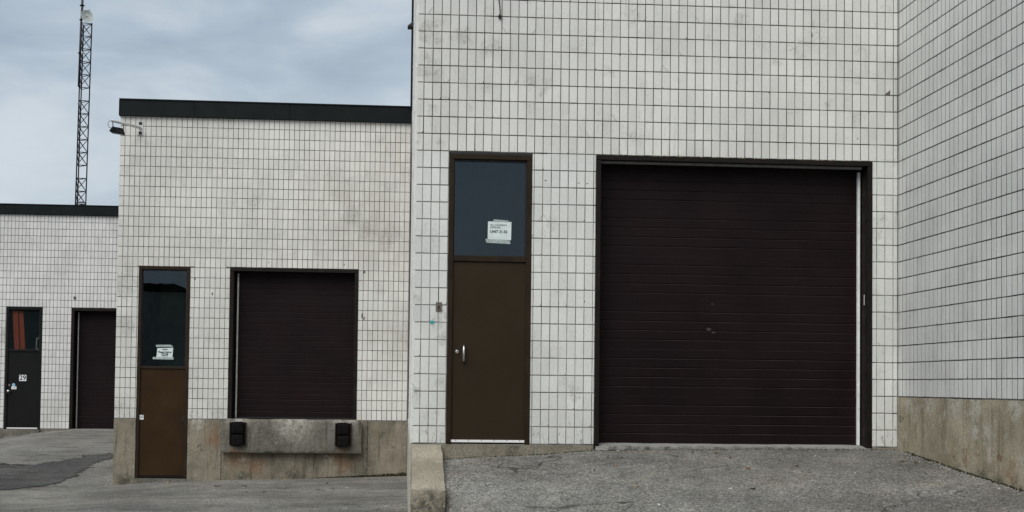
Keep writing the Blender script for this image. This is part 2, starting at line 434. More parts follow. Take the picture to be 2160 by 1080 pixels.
m_conc_l = concrete('foundation_concrete_middle', (0.200, 0.175, 0.132), (0.315, 0.278, 0.215), [(-3.3, YL, -1.5, .35), (-2.95, YL, -1.65, .3), (-1.35, YL, -1.47, .25), (-1.2, YL, -1.6, .25), (-3.72, YL, -1.1, .3)],
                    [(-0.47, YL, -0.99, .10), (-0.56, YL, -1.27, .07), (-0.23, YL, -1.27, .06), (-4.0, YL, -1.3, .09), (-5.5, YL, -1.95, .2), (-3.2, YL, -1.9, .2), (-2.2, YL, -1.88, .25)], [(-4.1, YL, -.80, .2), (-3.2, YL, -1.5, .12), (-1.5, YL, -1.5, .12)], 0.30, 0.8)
m_dock = concrete('dock_concrete', (0.140, 0.132, 0.108), (0.225, 0.212, 0.175), [(-3.3, YL - .2, -1.33, .16), (-1.2, YL - .2, -1.33, .14)], (), [(-2.2, YL - .2, -.76, .5), (-3.3, YL - .2, -.74, .3), (-1.2, YL - .2, -.74, .3)], 0.42, 0.7, bumpk=0.8)
m_conc_w = concrete('foundation_concrete_wing', (0.31, 0.270, 0.190), (0.46, 0.410, 0.305), [(XW, 12.30, -.66, .10), (XW, 12.01, -.72, .10), (XW, 11.78, -.66, .10), (XW, 11.33, -.68, .10), (XW, 11.1, -.8, .16), (XW, 12.02, -.6, .06)],
                    [(XW, 13.62, -.33, .075), (XW, 13.66, -.34, .05), (XW, 12.30, -.69, .03), (XW, 11.78, -.69, .035), (XW, 11.33, -.70, .05), (XW, 11.3, -.92, .14), (XW, 11.0, -.94, .12), (XW, 11.7, -.88, .12), (XW, 12.2, -.84, .08), (XW, 10.9, -.99, .18)] + [(XW, 12.01, -.30 - .055 * i, .022) for i in range(11)] + [(XW, 12.557, -.40 - .05 * i, .018) for i in range(9)], [(XW, 12.25, -.14, .28), (XW, 11.85, -.16, .22), (XW, 12.9, -.12, .2), (XW, 13.4, -.11, .15), (XW, 11.55, -.45, .16), (XW, 11.5, -.62, .14), (XW, 11.0, -.13, .2), (XW, 11.8, -.45, .12)], 0.55, 0.6)
m_sill = concrete('sill_concrete', (0.21, 0.188, 0.14), (0.29, 0.262, 0.20), (), [(1.3, YM, -0.72, .12)], (), 0.2, 0.3)
m_stub = concrete('kerb_concrete', (0.30, 0.265, 0.20), (0.42, 0.375, 0.29), (), [(0.27, 12.36, -1.26, .24), (0.12, 12.36, -1.34, .26), (0.42, 12.36, -1.34, .26), (0.2, 12.36, -1.5, .3)], (), 0.35, 0.2)
m_sidef = concrete('painted_side_foundation', (0.50, 0.47, 0.40), (0.58, 0.55, 0.47), (), (), (), 0.2, 0.25, bumpk=0.2)
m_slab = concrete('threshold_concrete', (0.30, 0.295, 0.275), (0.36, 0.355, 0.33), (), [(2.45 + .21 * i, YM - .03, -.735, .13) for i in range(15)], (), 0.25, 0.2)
m_ramp = asphalt('asphalt', (0.174, 0.168, 0.152), 0.98)
m_patch = asphalt('asphalt_fresh', (0.078, 0.077, 0.073), 0.9)
m_brown = plain('brown_door_paint', (0.0305, 0.0210, 0.0114), 0.48, 0, 0.08, 0.9, 0.12, 0.04, ((0.042, 0.029, 0.019), 0.3))
m_rust = plain('rusty_brown_door_paint', (0.0350, 0.0182, 0.0075), 0.48, 0, 0.16, 1.1, 0.12, 0.10, ((0.05, 0.032, 0.016), 0.3))
m_blackdoor = plain('black_door_paint', (0.0085, 0.009, 0.0085), 0.6, 0, 0.15, 3, 0.12)
m_frame = plain('brown_frame_paint', (0.0255, 0.0170, 0.0100), 0.55, 0, 0.2, 5, 0.12, 0.08)
m_frame_dk = plain('dark_frame_paint', (0.0075, 0.0055, 0.0042), 0.55, 0, 0.25, 5, 0.2, 0.1, ((0.055, 0.02, 0.012), 0.5))
m_roller = plain('maroon_door_paint', (0.0112, 0.0064, 0.0070), 0.5, 0, 0.22, 1.1, 0.10, 0.06, ((0.018, 0.011, 0.011), 0.35))
m_roller_lit = plain('lit_maroon_ledge', (0.085, 0.066, 0.064), 0.6, 0, 0.4, 1.8, 0.15)  # paler maroon standing in for sky light caught on the rib lips
m_gasket = plain('black_gasket', (0.008, 0.008, 0.009), 0.6)
m_seal = plain('pale_seal_strip', (0.84, 0.85, 0.83), 0.45, 0, 0.1, 9, None, 0, ((0.25, 0.23, 0.2), 0.4))
m_seal_mid = plain('grey_seal_strip', (0.50, 0.50, 0.47), 0.5, 0, 0.15, 6, None, 0, ((0.2, 0.18, 0.15), 0.5))
m_seal_dull = plain('dull_seal_strip', (0.14, 0.14, 0.13), 0.5, 0, 0.2, 9)
m_white = plain('white_metal', (0.80, 0.80, 0.78), 0.4, 0, 0.05, 10)
m_steel = plain('satin_steel', (0.62, 0.61, 0.58), 0.3, 1.0, 0.06, 20)
m_bronze = plain('bronze_hinge', (0.24, 0.18, 0.14), 0.4, 0.8, 0.25, 40)
m_fascia = plain('dark_green_fascia', (0.0050, 0.0080, 0.0078), 0.6, 0, 0.15, 2, 0.15)
m_rubber = plain('black_rubber', (0.0045, 0.0045, 0.0045), 0.8, 0, 0.3, 14, 0.12, 0.4, ((0.012, 0.011, 0.009), 0.4))
m_rustplate = plain('rusty_steel', (0.022, 0.010, 0.006), 0.8, 0, 0.4, 18, 0.2, 0.3)
m_tower = plain('tower_steel', (0.012, 0.009, 0.010), 0.6, 0.0, 0.3, 5, 0.2)
m_pole = plain('grey_pole', (0.075, 0.07, 0.078), 0.5, 0.4, 0.15, 5)
m_dish = plain('dish_white', (0.62, 0.65, 0.62), 0.5, 0, 0.05, 6)
m_arm = plain('pale_galvanised_arm', (0.62, 0.62, 0.60), 0.45, 0.1, 0.08, 12)
m_lamp = plain('black_lamp_housing', (0.006, 0.008, 0.008), 0.7, 0, 0.1, 9, 0.1)
m_lens = plain('lamp_lens', (0.02, 0.022, 0.022), 0.5, 0, 0.1, 9, 0.2)
m_paper = plain('paper', (0.66, 0.74, 0.72), 0.7, 0, 0.05, 12)
m_tape = plain('clear_tape', (0.36, 0.43, 0.41), 0.25, 0, 0.25, 40)
m_ink = plain('ink', (0.10, 0.11, 0.12), 0.8)
m_ink_dk = plain('black_ink', (0.012, 0.016, 0.022), 0.8)
m_sign = plain('sign_white', (0.82, 0.83, 0.84), 0.45, 0, 0.03)
m_blue = plain('sticker_blue', (0.25, 0.48, 0.62), 0.5)
m_teal = plain('teal_paint', (0.055, 0.36, 0.36), 0.5, 0, 0.15, 30)
m_black = plain('black_plastic', (0.009, 0.009, 0.010), 0.5)
m_bell = plain('weathered_brown_plate', (0.17, 0.14, 0.12), 0.55, 0.2, 0.25, 40)
m_crackm = plain('crack_dark', (0.15, 0.135, 0.12), 0.9)
m_chip = plain('broken_block', (0.13, 0.12, 0.10), 0.95, 0, 0.3, 30, 0.1, 0.5)
m_mortar = plain('crumbled_mortar', (0.27, 0.26, 0.19), 0.95, 0, 0.35, 30, 0.1, 0.6)
m_moss = plain('moss', (0.040, 0.042, 0.024), 0.95, 0, 0.5, 25, 0.1, 0.6)
m_scuff = plain('scuff', (0.034, 0.029, 0.030), 0.7, 0, 0.4, 60)
m_leaf = [plain('leaf_brown', (0.13, 0.075, 0.038), 0.8, 0, 0.3, 40), plain('leaf_dark', (0.022, 0.018, 0.014), 0.8, 0, 0.3, 40),
          plain('leaf_tan', (0.34, 0.24, 0.13), 0.8, 0, 0.3, 40), plain('litter_white', (0.52, 0.51, 0.47), 0.7, 0, 0.1, 40), plain('leaf_orange', (0.22, 0.10, 0.045), 0.8, 0, 0.3, 40)]
m_stone = plain('loose_stone', (0.30, 0.285, 0.26), 0.9, 0, 0.55, 31)
m_glass = glass_mat('window_glass')
m_inside = plain('interior_wall', (0.30, 0.32, 0.26), 0.9, 0, 0.2, 1.5)
m_red = plain('orange_red_fibreglass', (0.95, 0.150, 0.055), 0.55, 0, 0.15, 6)
m_alu = plain('grey_aluminium', (0.70, 0.68, 0.60), 0.5, 0.0, 0.1, 12)
m_opp = plain('opposite_wall_paint', (0.46, 0.45, 0.40), 0.85, 0, 0.12, 1.2)

# ------------------------------------------------------------------ ground
B_LINE = [(-8, -2.05), (-5.7, -2.06), (-4.3, -1.955), (-1.9, -1.905), (0.08, -1.83)]
F_LINE = [(-16, -1.75), (-11.4, -1.66), (-10.3, -1.49), (-9.5, -1.40), (-8.2, -1.41), (0, -1.41)]
R_LINE = [(0.43, -0.873), (0.82, -0.837), (1.54, -0.798), (2.2, -0.745), (3, -0.725), (5.9, -0.712)]
S_LINE = [(0.43, 0.190), (2, 0.12), (5.9, 0.082)]
def yard(x, y):
    return lerp_tab(y, [(4, -1.55), (23.65, lerp_tab(x, B_LINE)), (34.1, lerp_tab(x, F_LINE))])
def ramp_h(x, y):
    v = lerp_tab(x, R_LINE) - lerp_tab(x, S_LINE) * (13.75 - min(y, 13.75))
    return max(v, -1.5)
def ground_h(x, y):
    q = min(max((12.6 - y) / .2, 0), 1)
    t = min(max((x - 0.12 - .22 * q) / (0.30 - .02 * q), 0), 1); t = t * t * (3 - 2 * t)
    h = yard(x, y) * (1 - t) + ramp_h(x, y) * t
    if 0 < y < 36:
        h += 0.012 * noise.noise(Vector((x * 0.9, y * 0.9, 0))) + 0.005 * noise.noise(Vector((x * 3.3, y * 3.3, 4)))
    return h
xs = [-900, -400, -150, -70, -40, -25, -18] + [-14 + 0.2 * i for i in range(71)] + [0.12, 0.16, 0.22, 0.28, 0.34, 0.38, 0.42, 0.46, 0.50, 0.55] + [0.6 + 0.15 * i for i in range(40)] + [7, 8, 10, 15, 30, 60, 150, 400, 900]
ys = [-900, -400, -150, -60, -30, -15, -6] + [0.2 * i for i in range(0, 180)] + [37, 40, 50, 70, 120, 250, 500, 900]
g = MB()
for y in ys:
    for x in xs: g.v.append((x, y, ground_h(x, y)))
n_ = len(xs)
for j in range(len(ys) - 1):
    for i in range(n_ - 1):
        g.f.append((j * n_ + i, j * n_ + i + 1, (j + 1) * n_ + i + 1, (j + 1) * n_ + i))
go = g.build('ground', m_ramp, smooth=True)
go['kind'] = 'structure'

# darker tongue of newer asphalt in the yard
PATCH = [(-9.6, 26.6), (-8.75, 26.5), (-8.3, 26.35), (-7.85, 27.1), (-7.55, 27.9), (-7.2, 28.6), (-6.92, 28.75), (-6.80, 28.1), (-6.86, 27.0), (-6.85, 25.9), (-6.78, 24.9), (-6.82, 24.1),
         (-6.86, 23.45), (-6.98, 22.6), (-7.25, 21.9), (-7.9, 21.4), (-9.6, 21.2)]
def in_poly(x, y, P):
    c = False
    for (x1, y1), (x2, y2) in zip(P, P[1:] + P[:1]):
        if (y1 > y) != (y2 > y) and x < (x2 - x1) * (y - y1) / (y2 - y1) + x1: c = not c
    return c
p = MB(); step = 0.06; idx = {}
def pv(i, j):
    if (i, j) not in idx:
        x, y = -9.6 + i * step, 21.0 + j * step
        idx[(i, j)] = len(p.v); p.v.append((x, y, ground_h(x, y) + 0.012))
    return idx[(i, j)]
for i in range(48):
    for j in range(132):
        x, y = -9.6 + (i + .5) * step, 21.0 + (j + .5) * step
        jx, jy = (0.16 * noise.noise(Vector((x * 3, y * 3, 0))) + .16 * noise.noise(Vector((x * 9, y * 9, 0)))), (0.3 * noise.noise(Vector((x * 3, y * 3, 9))) + .25 * noise.noise(Vector((x * 10, y * 7, 9))))
        if in_poly(x + jx, y + jy, PATCH): p.f.append((pv(i, j), pv(i + 1, j), pv(i + 1, j + 1), pv(i, j + 1)))
p.build('asphalt_patch', m_patch, smooth=True)['kind'] = 'structure'

# ------------------------------------------------------------------ building kit
def wall_shell(m, u0, u1, z0, z1, openings, f0, f1, axis='x'):
    """slab with rectangular openings; u runs along x (axis x) or y (axis y), f0..f1 is the thickness"""
    us = sorted({u0, u1} | {v for o in openings for v in o[:2]}); zs = sorted({z0, z1} | {v for o in openings for v in o[2:]})
    us = [u for u in us if u0 <= u <= u1]; zs = [z for z in zs if z0 <= z <= z1]
    def solid(i, j):
        if i < 0 or j < 0 or i >= len(us) - 1 or j >= len(zs) - 1: return False
        cu, cz = (us[i] + us[i + 1]) / 2, (zs[j] + zs[j + 1]) / 2
        return not any(o[0] < cu < o[1] and o[2] < cz < o[3] for o in openings)
    P = (lambda u, f, z: (u, f, z)) if axis == 'x' else (lambda u, f, z: (f, u, z))
    for i in range(len(us) - 1):
        for j in range(len(zs) - 1):
            if not solid(i, j): continue
            a, b, c, d = us[i], us[i + 1], zs[j], zs[j + 1]
            for f in (f0, f1): m.add([P(a, f, c), P(b, f, c), P(b, f, d), P(a, f, d)], [(0, 1, 2, 3)])
            if not solid(i - 1, j): m.add([P(a, f0, c), P(a, f1, c), P(a, f1, d), P(a, f0, d)], [(0, 1, 2, 3)])
            if not solid(i + 1, j): m.add([P(b, f0, c), P(b, f1, c), P(b, f1, d), P(b, f0, d)], [(0, 1, 2, 3)])
            if not solid(i, j - 1): m.add([P(a, f0, c), P(b, f0, c), P(b, f1, c), P(a, f1, c)], [(0, 1, 2, 3)])
            if not solid(i, j + 1): m.add([P(a, f0, d), P(b, f0, d), P(b, f1, d), P(a, f1, d)], [(0, 1, 2, 3)])

DEPTH = 0.006
def block_geo(w, h, rg, axis, DEPTH=DEPTH):
    """one scored block face: bevelled front, four sides"""
    c = min(0.0032, DEPTH * .6); d = DEPTH + rg.uniform(-.13, .13) * DEPTH; t = rg.uniform(-0.0016, 0.0016) * DEPTH / .006; t2 = rg.uniform(-0.0022, 0.0022) * DEPTH / .006
    a, b = w / 2 + rg.uniform(-0.0014, 0.0006), h / 2 + rg.uniform(-0.0014, 0.0006)
    ring = [(-a, -b), (a, -b), (a, b), (-a, b)]
    inn = [(-a + c, -b + c), (a - c, -b + c), (a - c, b - c), (-a + c, b - c)]
    if rg.random() < 0.10:                                   # a knocked off corner
        k = rg.randrange(4); q, q2 = rg.uniform(.006, .016), rg.uniform(.006, .022)
        sx, sz = (-1, 1, 1, -1)[k], (-1, -1, 1, 1)[k]
        def cut(L):
            x, z = L[k]; p1, p2 = (x, z - sz * q2), (x - sx * q, z)
            return L[:k] + ([p1, p2] if k in (0, 2) else [p2, p1]) + L[k + 1:]
        ring, inn = cut(ring), cut(inn)
    n = len(ring)
    V = [(u, -0.003, z) for u, z in ring] + [(u, d - c * .8 + t * u / a, z) for u, z in ring] + [(u, d + t * u / a + t2 * z / b, z) for u, z in inn]
    if axis == 'x': V = [(u, -e, z) for u, e, z in V]
    else: V = [(-e, u, z) for u, e, z in V]
    F = []
    for i in range(n):
        j = (i + 1) % n
        F += [(i, j, j + n, i + n), (i + n, j + n, j + 2 * n, i + 2 * n)]
    F.append(tuple(range(2 * n, 3 * n)))
    if axis == 'y': F = [tuple(reversed(q)) for q in F]
    return V, F
def subtract(r, holes):
    a, b, c, d = r
    for (e, f, g_, h) in holes:
        if e >= b - 1e-4 or f <= a + 1e-4 or g_ >= d - 1e-4 or h <= c + 1e-4: continue
        opts = [(a, min(b, e), c, d), (max(a, f), b, c, d), (a, b, c, min(d, g_)), (a, b, max(c, h), d)]
        opts = [o for o in opts if o[1] - o[0] > 0.022 and o[3] - o[2] > 0.03]
        if not opts: return None
        a, b, c, d = max(opts, key=lambda o: (o[1] - o[0]) * (o[3] - o[2]))
    return (a, b, c, d)
def lay_blocks(parent, mat, axis, f, u0, u1, pitch, z0, z1, H, holes, single, seed, gap_v=0.0085, gap_h=0.010, limit=300, hidden=(), depth=DEPTH):
    rg = random.Random(seed); cells = []
    n = int(math.ceil((u1 - u0) / pitch - 1e-3)); rows = int(round((z1 - z0) / H))
    for k in range(rows):
        for i in range(n):
            r = subtract((u0 + i * pitch, min(u1, u0 + (i + 1) * pitch), z0 + k * H, z0 + (k + 1) * H), holes)
            if not r or r[1] - r[0] < 0.022: continue
            r = (r[0] + gap_v / 2, r[1] - gap_v / 2, r[2] + gap_h / 2, r[3] - gap_h / 2)
            cu, cz = (r[0] + r[1]) / 2, (r[2] + r[3]) / 2
            ctr = Vector((cu, f, cz)) if axis == 'x' else Vector((f, cu, cz))
            area = -1
            if ctr.dot(CF) > 1:
                px, py, dd = project(ctr)
                m_ = 4
                if m_ < px < PW - m_ and m_ < py < PH - m_ and not any(h[0] < px < h[1] and h[2] < py < h[3] for h in hidden):
                    area = (r[1] - r[0]) * (r[3] - r[2]) / dd ** 2 * (1 if axis == 'x' else abs(ctr.x) / dd * 4)
            cells.append((area, r, ctr))
    cells.sort(key=lambda c: -c[0])
    pick = cells[:limit] if single else []
    rest = cells[len(pick):]
    pick_ok = [c for c in pick if c[0] > 0]; rest += [c for c in pick if c[0] <= 0]
    shared = {}
    for area, r, ctr in pick_ok:
        w, h = r[1] - r[0], r[3] - r[2]
        key = (round(w, 3), round(h, 3), rg.randrange(14))
        if key not in shared:
            V, F = block_geo(w, h, rg, axis, depth)
            me = bpy.data.meshes.new('block'); me.from_pydata(V, [], F); me.materials.append(mat); me.update(); shared[key] = me
        o = bpy.data.objects.new('block', shared[key]); COL.objects.link(o)
        o.location = ctr; o.parent = parent
    mb = MB()
    for area, r, ctr in rest:
        V, F = block_geo(r[1] - r[0], r[3] - r[2], rg, axis, depth)
        mb.add([Vector(v) + ctr for v in V], F)
    me = bpy.data.meshes.new('blockwork'); me.from_pydata(mb.v, [], mb.f); me.materials.append(mat); me.update()
    o = bpy.data.objects.new('blockwork', me); COL.objects.link(o); o.parent = parent; o['kind'] = 'stuff'
    return o

def garage(parent, x0, x1, z0, z1, y, sections, ribs, fw, seal_side, head_seal, rec=0.27):
    """steel channel frame, reveal lining, sectional ribbed door and the pale seal along one jamb"""
    fr = MB()
    fr.box(x0, x0 + fw, y - 0.012, y + rec, z0 - 0.03, z1 - fw, 0.004)
    fr.box(x1 - fw, x1, y - 0.012, y + rec, z0 - 0.03, z1 - fw, 0.004)
    fr.box(x0, x1, y - 0.014, y + rec, z1 - fw + 0.001, z1, 0.004)
    fr.build('garage_frame', m_frame_dk, parent)
    if head_seal: box('head_seal', m_seal_dull, parent, x0 + fw + .002, x1 - fw - .05, y + 0.05, y + 0.09, z1 - fw - 0.030, z1 - fw + 0.0005, 0.003)
    d = empty('garage_door'); d.parent = parent
    a, b = x0 + fw + 0.001, x1 - fw - 0.001
    hs = (z1 - fw - z0 + 0.02) / sections
    for k in range(sections):
        zb = z0 + k * hs; pts = []                       # profile (depth, z), front first
        rp = hs / ribs
        for q in range(ribs):
            zz = zb + q * rp
            pts += [(0.0, zz + 0.002 if q == 0 else zz + 0.0125), (0.0, zz + rp - 0.003), (0.006, zz + rp - 0.001), (0.006, zz + rp + (0.0005 if q < ribs - 1 else -0.0008))]
        dz = rnd.uniform(-.0015, .0015)
        m = MB(); n = len(pts)
        y0 = y + rec - 0.065 + dz
        V = [(a, y0 + dd, z) for dd, z in pts] + [(b, y0 + dd, z) for dd, z in pts] + [(a, y0 + .05, pts[0][1]), (a, y0 + .05, pts[-1][1]), (b, y0 + .05, pts[0][1]), (b, y0 + .05, pts[-1][1])]
        F = [(i, i + n, i + 1 + n, i + 1) for i in range(n - 1)] + [(2 * n, 2 * n + 2, n, 0), (n - 1, 2 * n - 1, 2 * n + 3, 2 * n + 1), (2 * n, 2 * n + 1, 2 * n + 3, 2 * n + 2)]
        m.add(V, F); po = m.build('panel', m_roller, d); po.data.materials.append(m_roller_lit)
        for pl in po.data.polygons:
            if pl.normal.z > .3 and pl.normal.y < -.2: pl.material_index = 1  # upward lips get their highlight from the colour
    box('bottom_seal', m_gasket, d, a, b, y + rec - 0.075, y + rec - 0.02, z0 - 0.02, z0 + 0.003)
    if seal_side == 'r': box('side_seal', m_seal, parent, x1 - fw - 0.044, x1 - fw - 0.014, y + rec - 0.115, y + rec - 0.068, z0 - 0.005, z1 - fw - 0.035, 0.004)
    if seal_side == 'l': box('side_seal', m_seal_mid, parent, x0 + fw + 0.045, x0 + fw + 0.074, y + rec - 0.115, y + rec - 0.068, z0 - 0.01, z1 - fw - 0.03, 0.004)
    return d

def door_set(parent, x0, x1, z0, z1, zr0, zr1, y, fw, frame_mat, leaf_mat, leaf_x, leaf_z, gz):
    """frame with a mid rail, transom pane above, door leaf below"""
    fr = MB()
    fr.box(x0, x0 + fw, y - 0.010, y + 0.13, z0, z1 - fw, 0.003)
    fr.box(x1 - fw, x1, y - 0.010, y + 0.13, z0, z1 - fw, 0.003)
    fr.box(x0, x1, y - 0.010, y + 0.13, z1 - fw + .0005, z1, 0.003)
    fr.box(x0 + fw + .0005, x1 - fw - .0005, y - 0.004, y + 0.12, zr0, zr1, 0.003)
    f = fr.build('door_frame', frame_mat, parent)
    gk = MB(); t = 0.014
    gx0, gx1 = x0 + fw + .001, x1 - fw - .001; g0, g1 = zr1 + .001, z1 - fw - .001
    gk.box(gx0, gx0 + t, y + .025, y + .06, g0, g1); gk.box(gx1 - t, gx1, y + .025, y + .06, g0, g1)
    gk.box(gx0 + t + .0005, gx1 - t - .0005, y + .025, y + .06, g0, g0 + t * .6); gk.box(gx0 + t + .0005, gx1 - t - .0005, y + .025, y + .06, g1 - t * 1.6, g1)
    w = box('transom_window', m_glass, parent, gx0 + t * .5, gx1 - t * .5, y + .040, y + .046, g0 + .004, g1 - .004)
    gk.build('gasket', m_gasket, w)
    leaf = box('door', leaf_mat, parent, leaf_x[0], leaf_x[1], y + 0.018, y + 0.062, leaf_z[0], leaf_z[1], 0.003)
    return f, w, leaf

def hollow(parent, mat, x0, x1, y0, y1, z0, z1, openings, zroof):
    m = MB()
    wall_shell(m, x0, x1, z0, z1, openings, y0, y0 + 0.28)
    m.box(x0, x0 + .25, y0 + .2805, y1 - .2505, z0, z1); m.box(x1 - .25, x1, y0 + .2805, y1 - .2505, z0, z1); m.box(x0, x1, y1 - .25, y1, z0, z1)
    m.build('wall', mat, parent)
    box('roof', m_fascia, parent, x0 + .01, x1 - .01, y0 + .01, y1 - .01, z1 + .001, zroof)
    box('inner_wall', m_inside, parent, x0 + .3, x1 - .3, y0 + 2.6, y0 + 2.7, z0 + .1, z1 - .1)
    box('floor', m_inside, parent, x0 + .27, x1 - .27, y0 + .30, y1 - .3, z0 + .01, z0 + .06)

UNITS = 'joined warehouse units of white scored block'
# ------------------------------------------------------------------ near unit
near = empty('warehouse_building', 'near white block warehouse front with the wide dark door and a brown side door', 'warehouse', UNITS)
near.location = (0, 0, 0)
D1 = (0.484, 1.463, -0.690, 2.716)
G1 = (2.228, 5.582, -0.745, 2.745)
NTOP = ZM + HM * 45
hollow(near, j_main, XC + .009, XW + 0.24, YM + DEPTH, 40, -2.4, NTOP, [D1, (G1[0], G1[1], -0.745, G1[3])], NTOP + .3)
lay_blocks(near, m_main, 'x', YM + DEPTH, XC, XW - .002, W, ZM, NTOP, HM, [(D1[0], D1[1], -5, 2.72), (G1[0], G1[1], -5, G1[3])], True, 1)
lay_blocks(near, m_side, 'y', XC + .009, YM + 0.03, 39.98, W, ZM, NTOP, HM, [], False, 2, 0.006, 0.007)
m = MB(); m.box(XC, XC + .03, YM + .0005, YM + .028, ZM, NTOP, .003); m.build('corner_return', m_side, near)
box('side_foundation', m_sidef, near, XC - .012, XC + .0085, YM + .012, YL - .05, -2.4, ZM - .003)
box('edge_flashing', m_fascia, near, XC - .045, XC - .004, 23.40, 23.52, 5.50, NTOP, .003)
m = MB(); m.box(0.476, 1.468, YM - .002, YM + .005, 2.7175, 2.744); m.box(1.4685, 1.64, YM - .001, YM + .005, 2.743, 2.752); m.build('lintel', m_gasket, near)
f1, w1, d1 = door_set(near, D1[0], D1[1], D1[2], D1[3], 1.452, 1.516, YM, .058, m_frame, m_brown, (0.521, 1.417), (-0.642, 1.450), None)
for z in (1.202, 0.386, -0.427):
    h = MB(); h.tube([(1.424, YM + .012, z - .055), (1.424, YM + .012, z + .055)], .0085, 8)
    h.box(1.408, 1.4235, YM + .012, YM + .0175, z - .05, z + .05); h.build('hinge', m_bronze, d1)
h = MB(); h.tube([(0.680, YM + .016, .275), (0.680, YM - .025, .278), (0.680, YM - .042, .300), (0.680, YM - .044, .365), (0.680, YM - .042, .432), (0.680, YM - .025, .454), (0.680, YM + .016, .457)], .0135, 10)
h.build('pull_handle', m_steel, d1, True)
h = MB(); h.lathe([(.026, 0), (.026, .006), (.020, .014), (.012, .016), (.012, .018), (.001, .018)], Matrix.Translation((0.603, YM + .018, .386)) @ Matrix.Rotation(R(90), 4, 'X'), 20)
h.build('lock_cylinder', m_steel, d1)
sw = box('door_sweep', m_white, d1, 0.523, 1.420, YM + .002, YM + .0175, -0.672, -0.6425, .002)
h = MB()
for i in range(6): h.lathe([(.006, 0), (.005, .003), (.001, .004)], Matrix.Translation((0.60 + i * .15, YM + .002, -.648)) @ Matrix.Rotation(R(90), 4, 'X'), 8)
h.build('rivet', m_bronze, sw)
rough_box(0.430, 1.532, YM - .012, YM + .27, -1.15, -0.690, .09, .004, 3, .006).build('door_sill', m_sill, near, kind=None)
rough_box(1.540, 2.222, YM - .006, YM + .2, -1.15, -0.690, .09, .005, 4, .008).build('footing', m_sill, near)
rough_box(5.586, XW - .004, YM - .006, YM + .2, -1.15, -0.692, .08, .006, 5, .008).build('footing', m_sill, near)
rough_box(2.238, 5.572, YM - .028, YM + .30, -1.20, -0.700, .10, .006, 6, .010, lambda p: Vector((p.x, p.y, p.z + (0.030 * min(max((p.y - YM - .02) / .2, 0), 1) if p.z > -0.8 else 0)))).build('garage_threshold', m_slab, near)
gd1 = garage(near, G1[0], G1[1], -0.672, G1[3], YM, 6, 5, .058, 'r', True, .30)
for (x, z, s_) in [(3.70, 1.012, .020), (3.655, .705, .038), (3.712, .668, .024)]:
    m = MB(); n = 9
    V = [(x + s_ * (0.7 + .5 * rnd.random()) * math.cos(2 * math.pi * i / n), YM + .2325, z + s_ * .55 * (0.6 + .6 * rnd.random()) * math.sin(2 * math.pi * i / n)) for i in range(n)]
    m.add(V + [(a, b + .004, c) for a, b, c in V], [tuple(range(n)), tuple(range(2 * n - 1, n - 1, -1))] + [(i, (i + 1) % n, n + (i + 1) % n, n + i) for i in range(n)])
    m.build('scuff_mark', m_scuff, gd1)
box('jamb_sticker', m_seal, near, 5.5215, 5.5235, YM + .085, YM + .10, 1.02, 1.145)
# splotch of teal paint
m = MB(); n = 16
V = [(0.306 + .030 * math.cos(2 * math.pi * i / n) * rnd.uniform(.9, 1.1), YM - .0015, .727 + .021 * math.sin(2 * math.pi * i / n) * rnd.uniform(.85, 1.1)) for i in range(n)]
m.add(V + [(a, b + .004, c) for a, b, c in V], [tuple(range(n)), tuple(range(2 * n - 1, n - 1, -1))] + [(i, (i + 1) % n, n + (i + 1) % n, n + i) for i in range(n)])
m.build('paint_splotch', m_teal, near)
m = MB()
for (x, z, w_, h_) in ((4.835, 4.27, .007, .055), (4.838, 4.25, .011, .02), (1.625, 2.425, .032, .010), (2.02, 2.405, .030, .009), (2.12, 2.40, .022, .012), (2.10, 1.0, .012, .02), (3.92, 3.66, .012, .03), (5.40, 3.02, .014, .02)):
    m.add([(x - w_ / 2, YM - .002, z - h_ / 2), (x + w_ * .4, YM - .002, z - h_ * .4), (x + w_ / 2, YM - .002, z + h_ / 2), (x - w_ * .3, YM - .002, z + h_ * .45)], [(0, 1, 2, 3)])
m.build('chip_mark', m_crackm, near, kind='stuff')
# broken corner, crumbling mortar over the lintel, hairline cracks
m = MB(); m.add([(5.735, YM - .002, 3.560), (5.800, YM - .002, 3.560), (5.806, YM - .002, 3.625), (5.778, YM - .002, 3.600), (5.755, YM - .002, 3.585)], [(0, 1, 2, 3, 4)])
m.add([(5.772, YM - .003, 3.568), (5.792, YM - .003, 3.570), (5.790, YM - .003, 3.598), (5.776, YM - .003, 3.592)], [(0, 1, 2, 3)])
m.build('broken_corner', m_chip, near)
m = MB()
for i in range(70):
    x = G1[0] + .2 + rnd.random() * 3.1; r = rnd.uniform(.004, .012)
    bm = bmesh.new(); bmesh.ops.create_icosphere(bm, subdivisions=1, radius=r)
    for v in bm.verts: v.co *= rnd.uniform(.6, 1.3)
    m.bm(bm, Matrix.Translation((x, YM - .006, G1[3] + .004)) @ Matrix.Scale(2.4, 4, (1, 0, 0)))
m.build('crumbled_mortar', m_mortar, near, kind='stuff')
m = MB()
CRK = [(1.10, 3.95, .07, -1), (1.24, 3.60, .08, -1), (1.50, 4.19, .06, -1), (2.42, 3.10, .07, 1), (3.26, 4.02, .08, 1), (2.62, 3.91, .05, 1), (3.04, 3.72, .09, 1), (3.42, 4.30, .07, 1), (1.13, 4.16, .09, 1), (0.53, 3.56, .06, -1), (4.02, 3.75, .06, 1),
       (1.60, 1.86, .09, 1), (1.57, 1.98, .09, -1), (1.50, 1.80, .05, -1), (5.66, .44, .04, 1), (0.12, .02, .10, 1), (0.30, 4.45, .08, -1), (0.88, 4.50, .07, -1), (2.05, 3.05, .06, 1)]
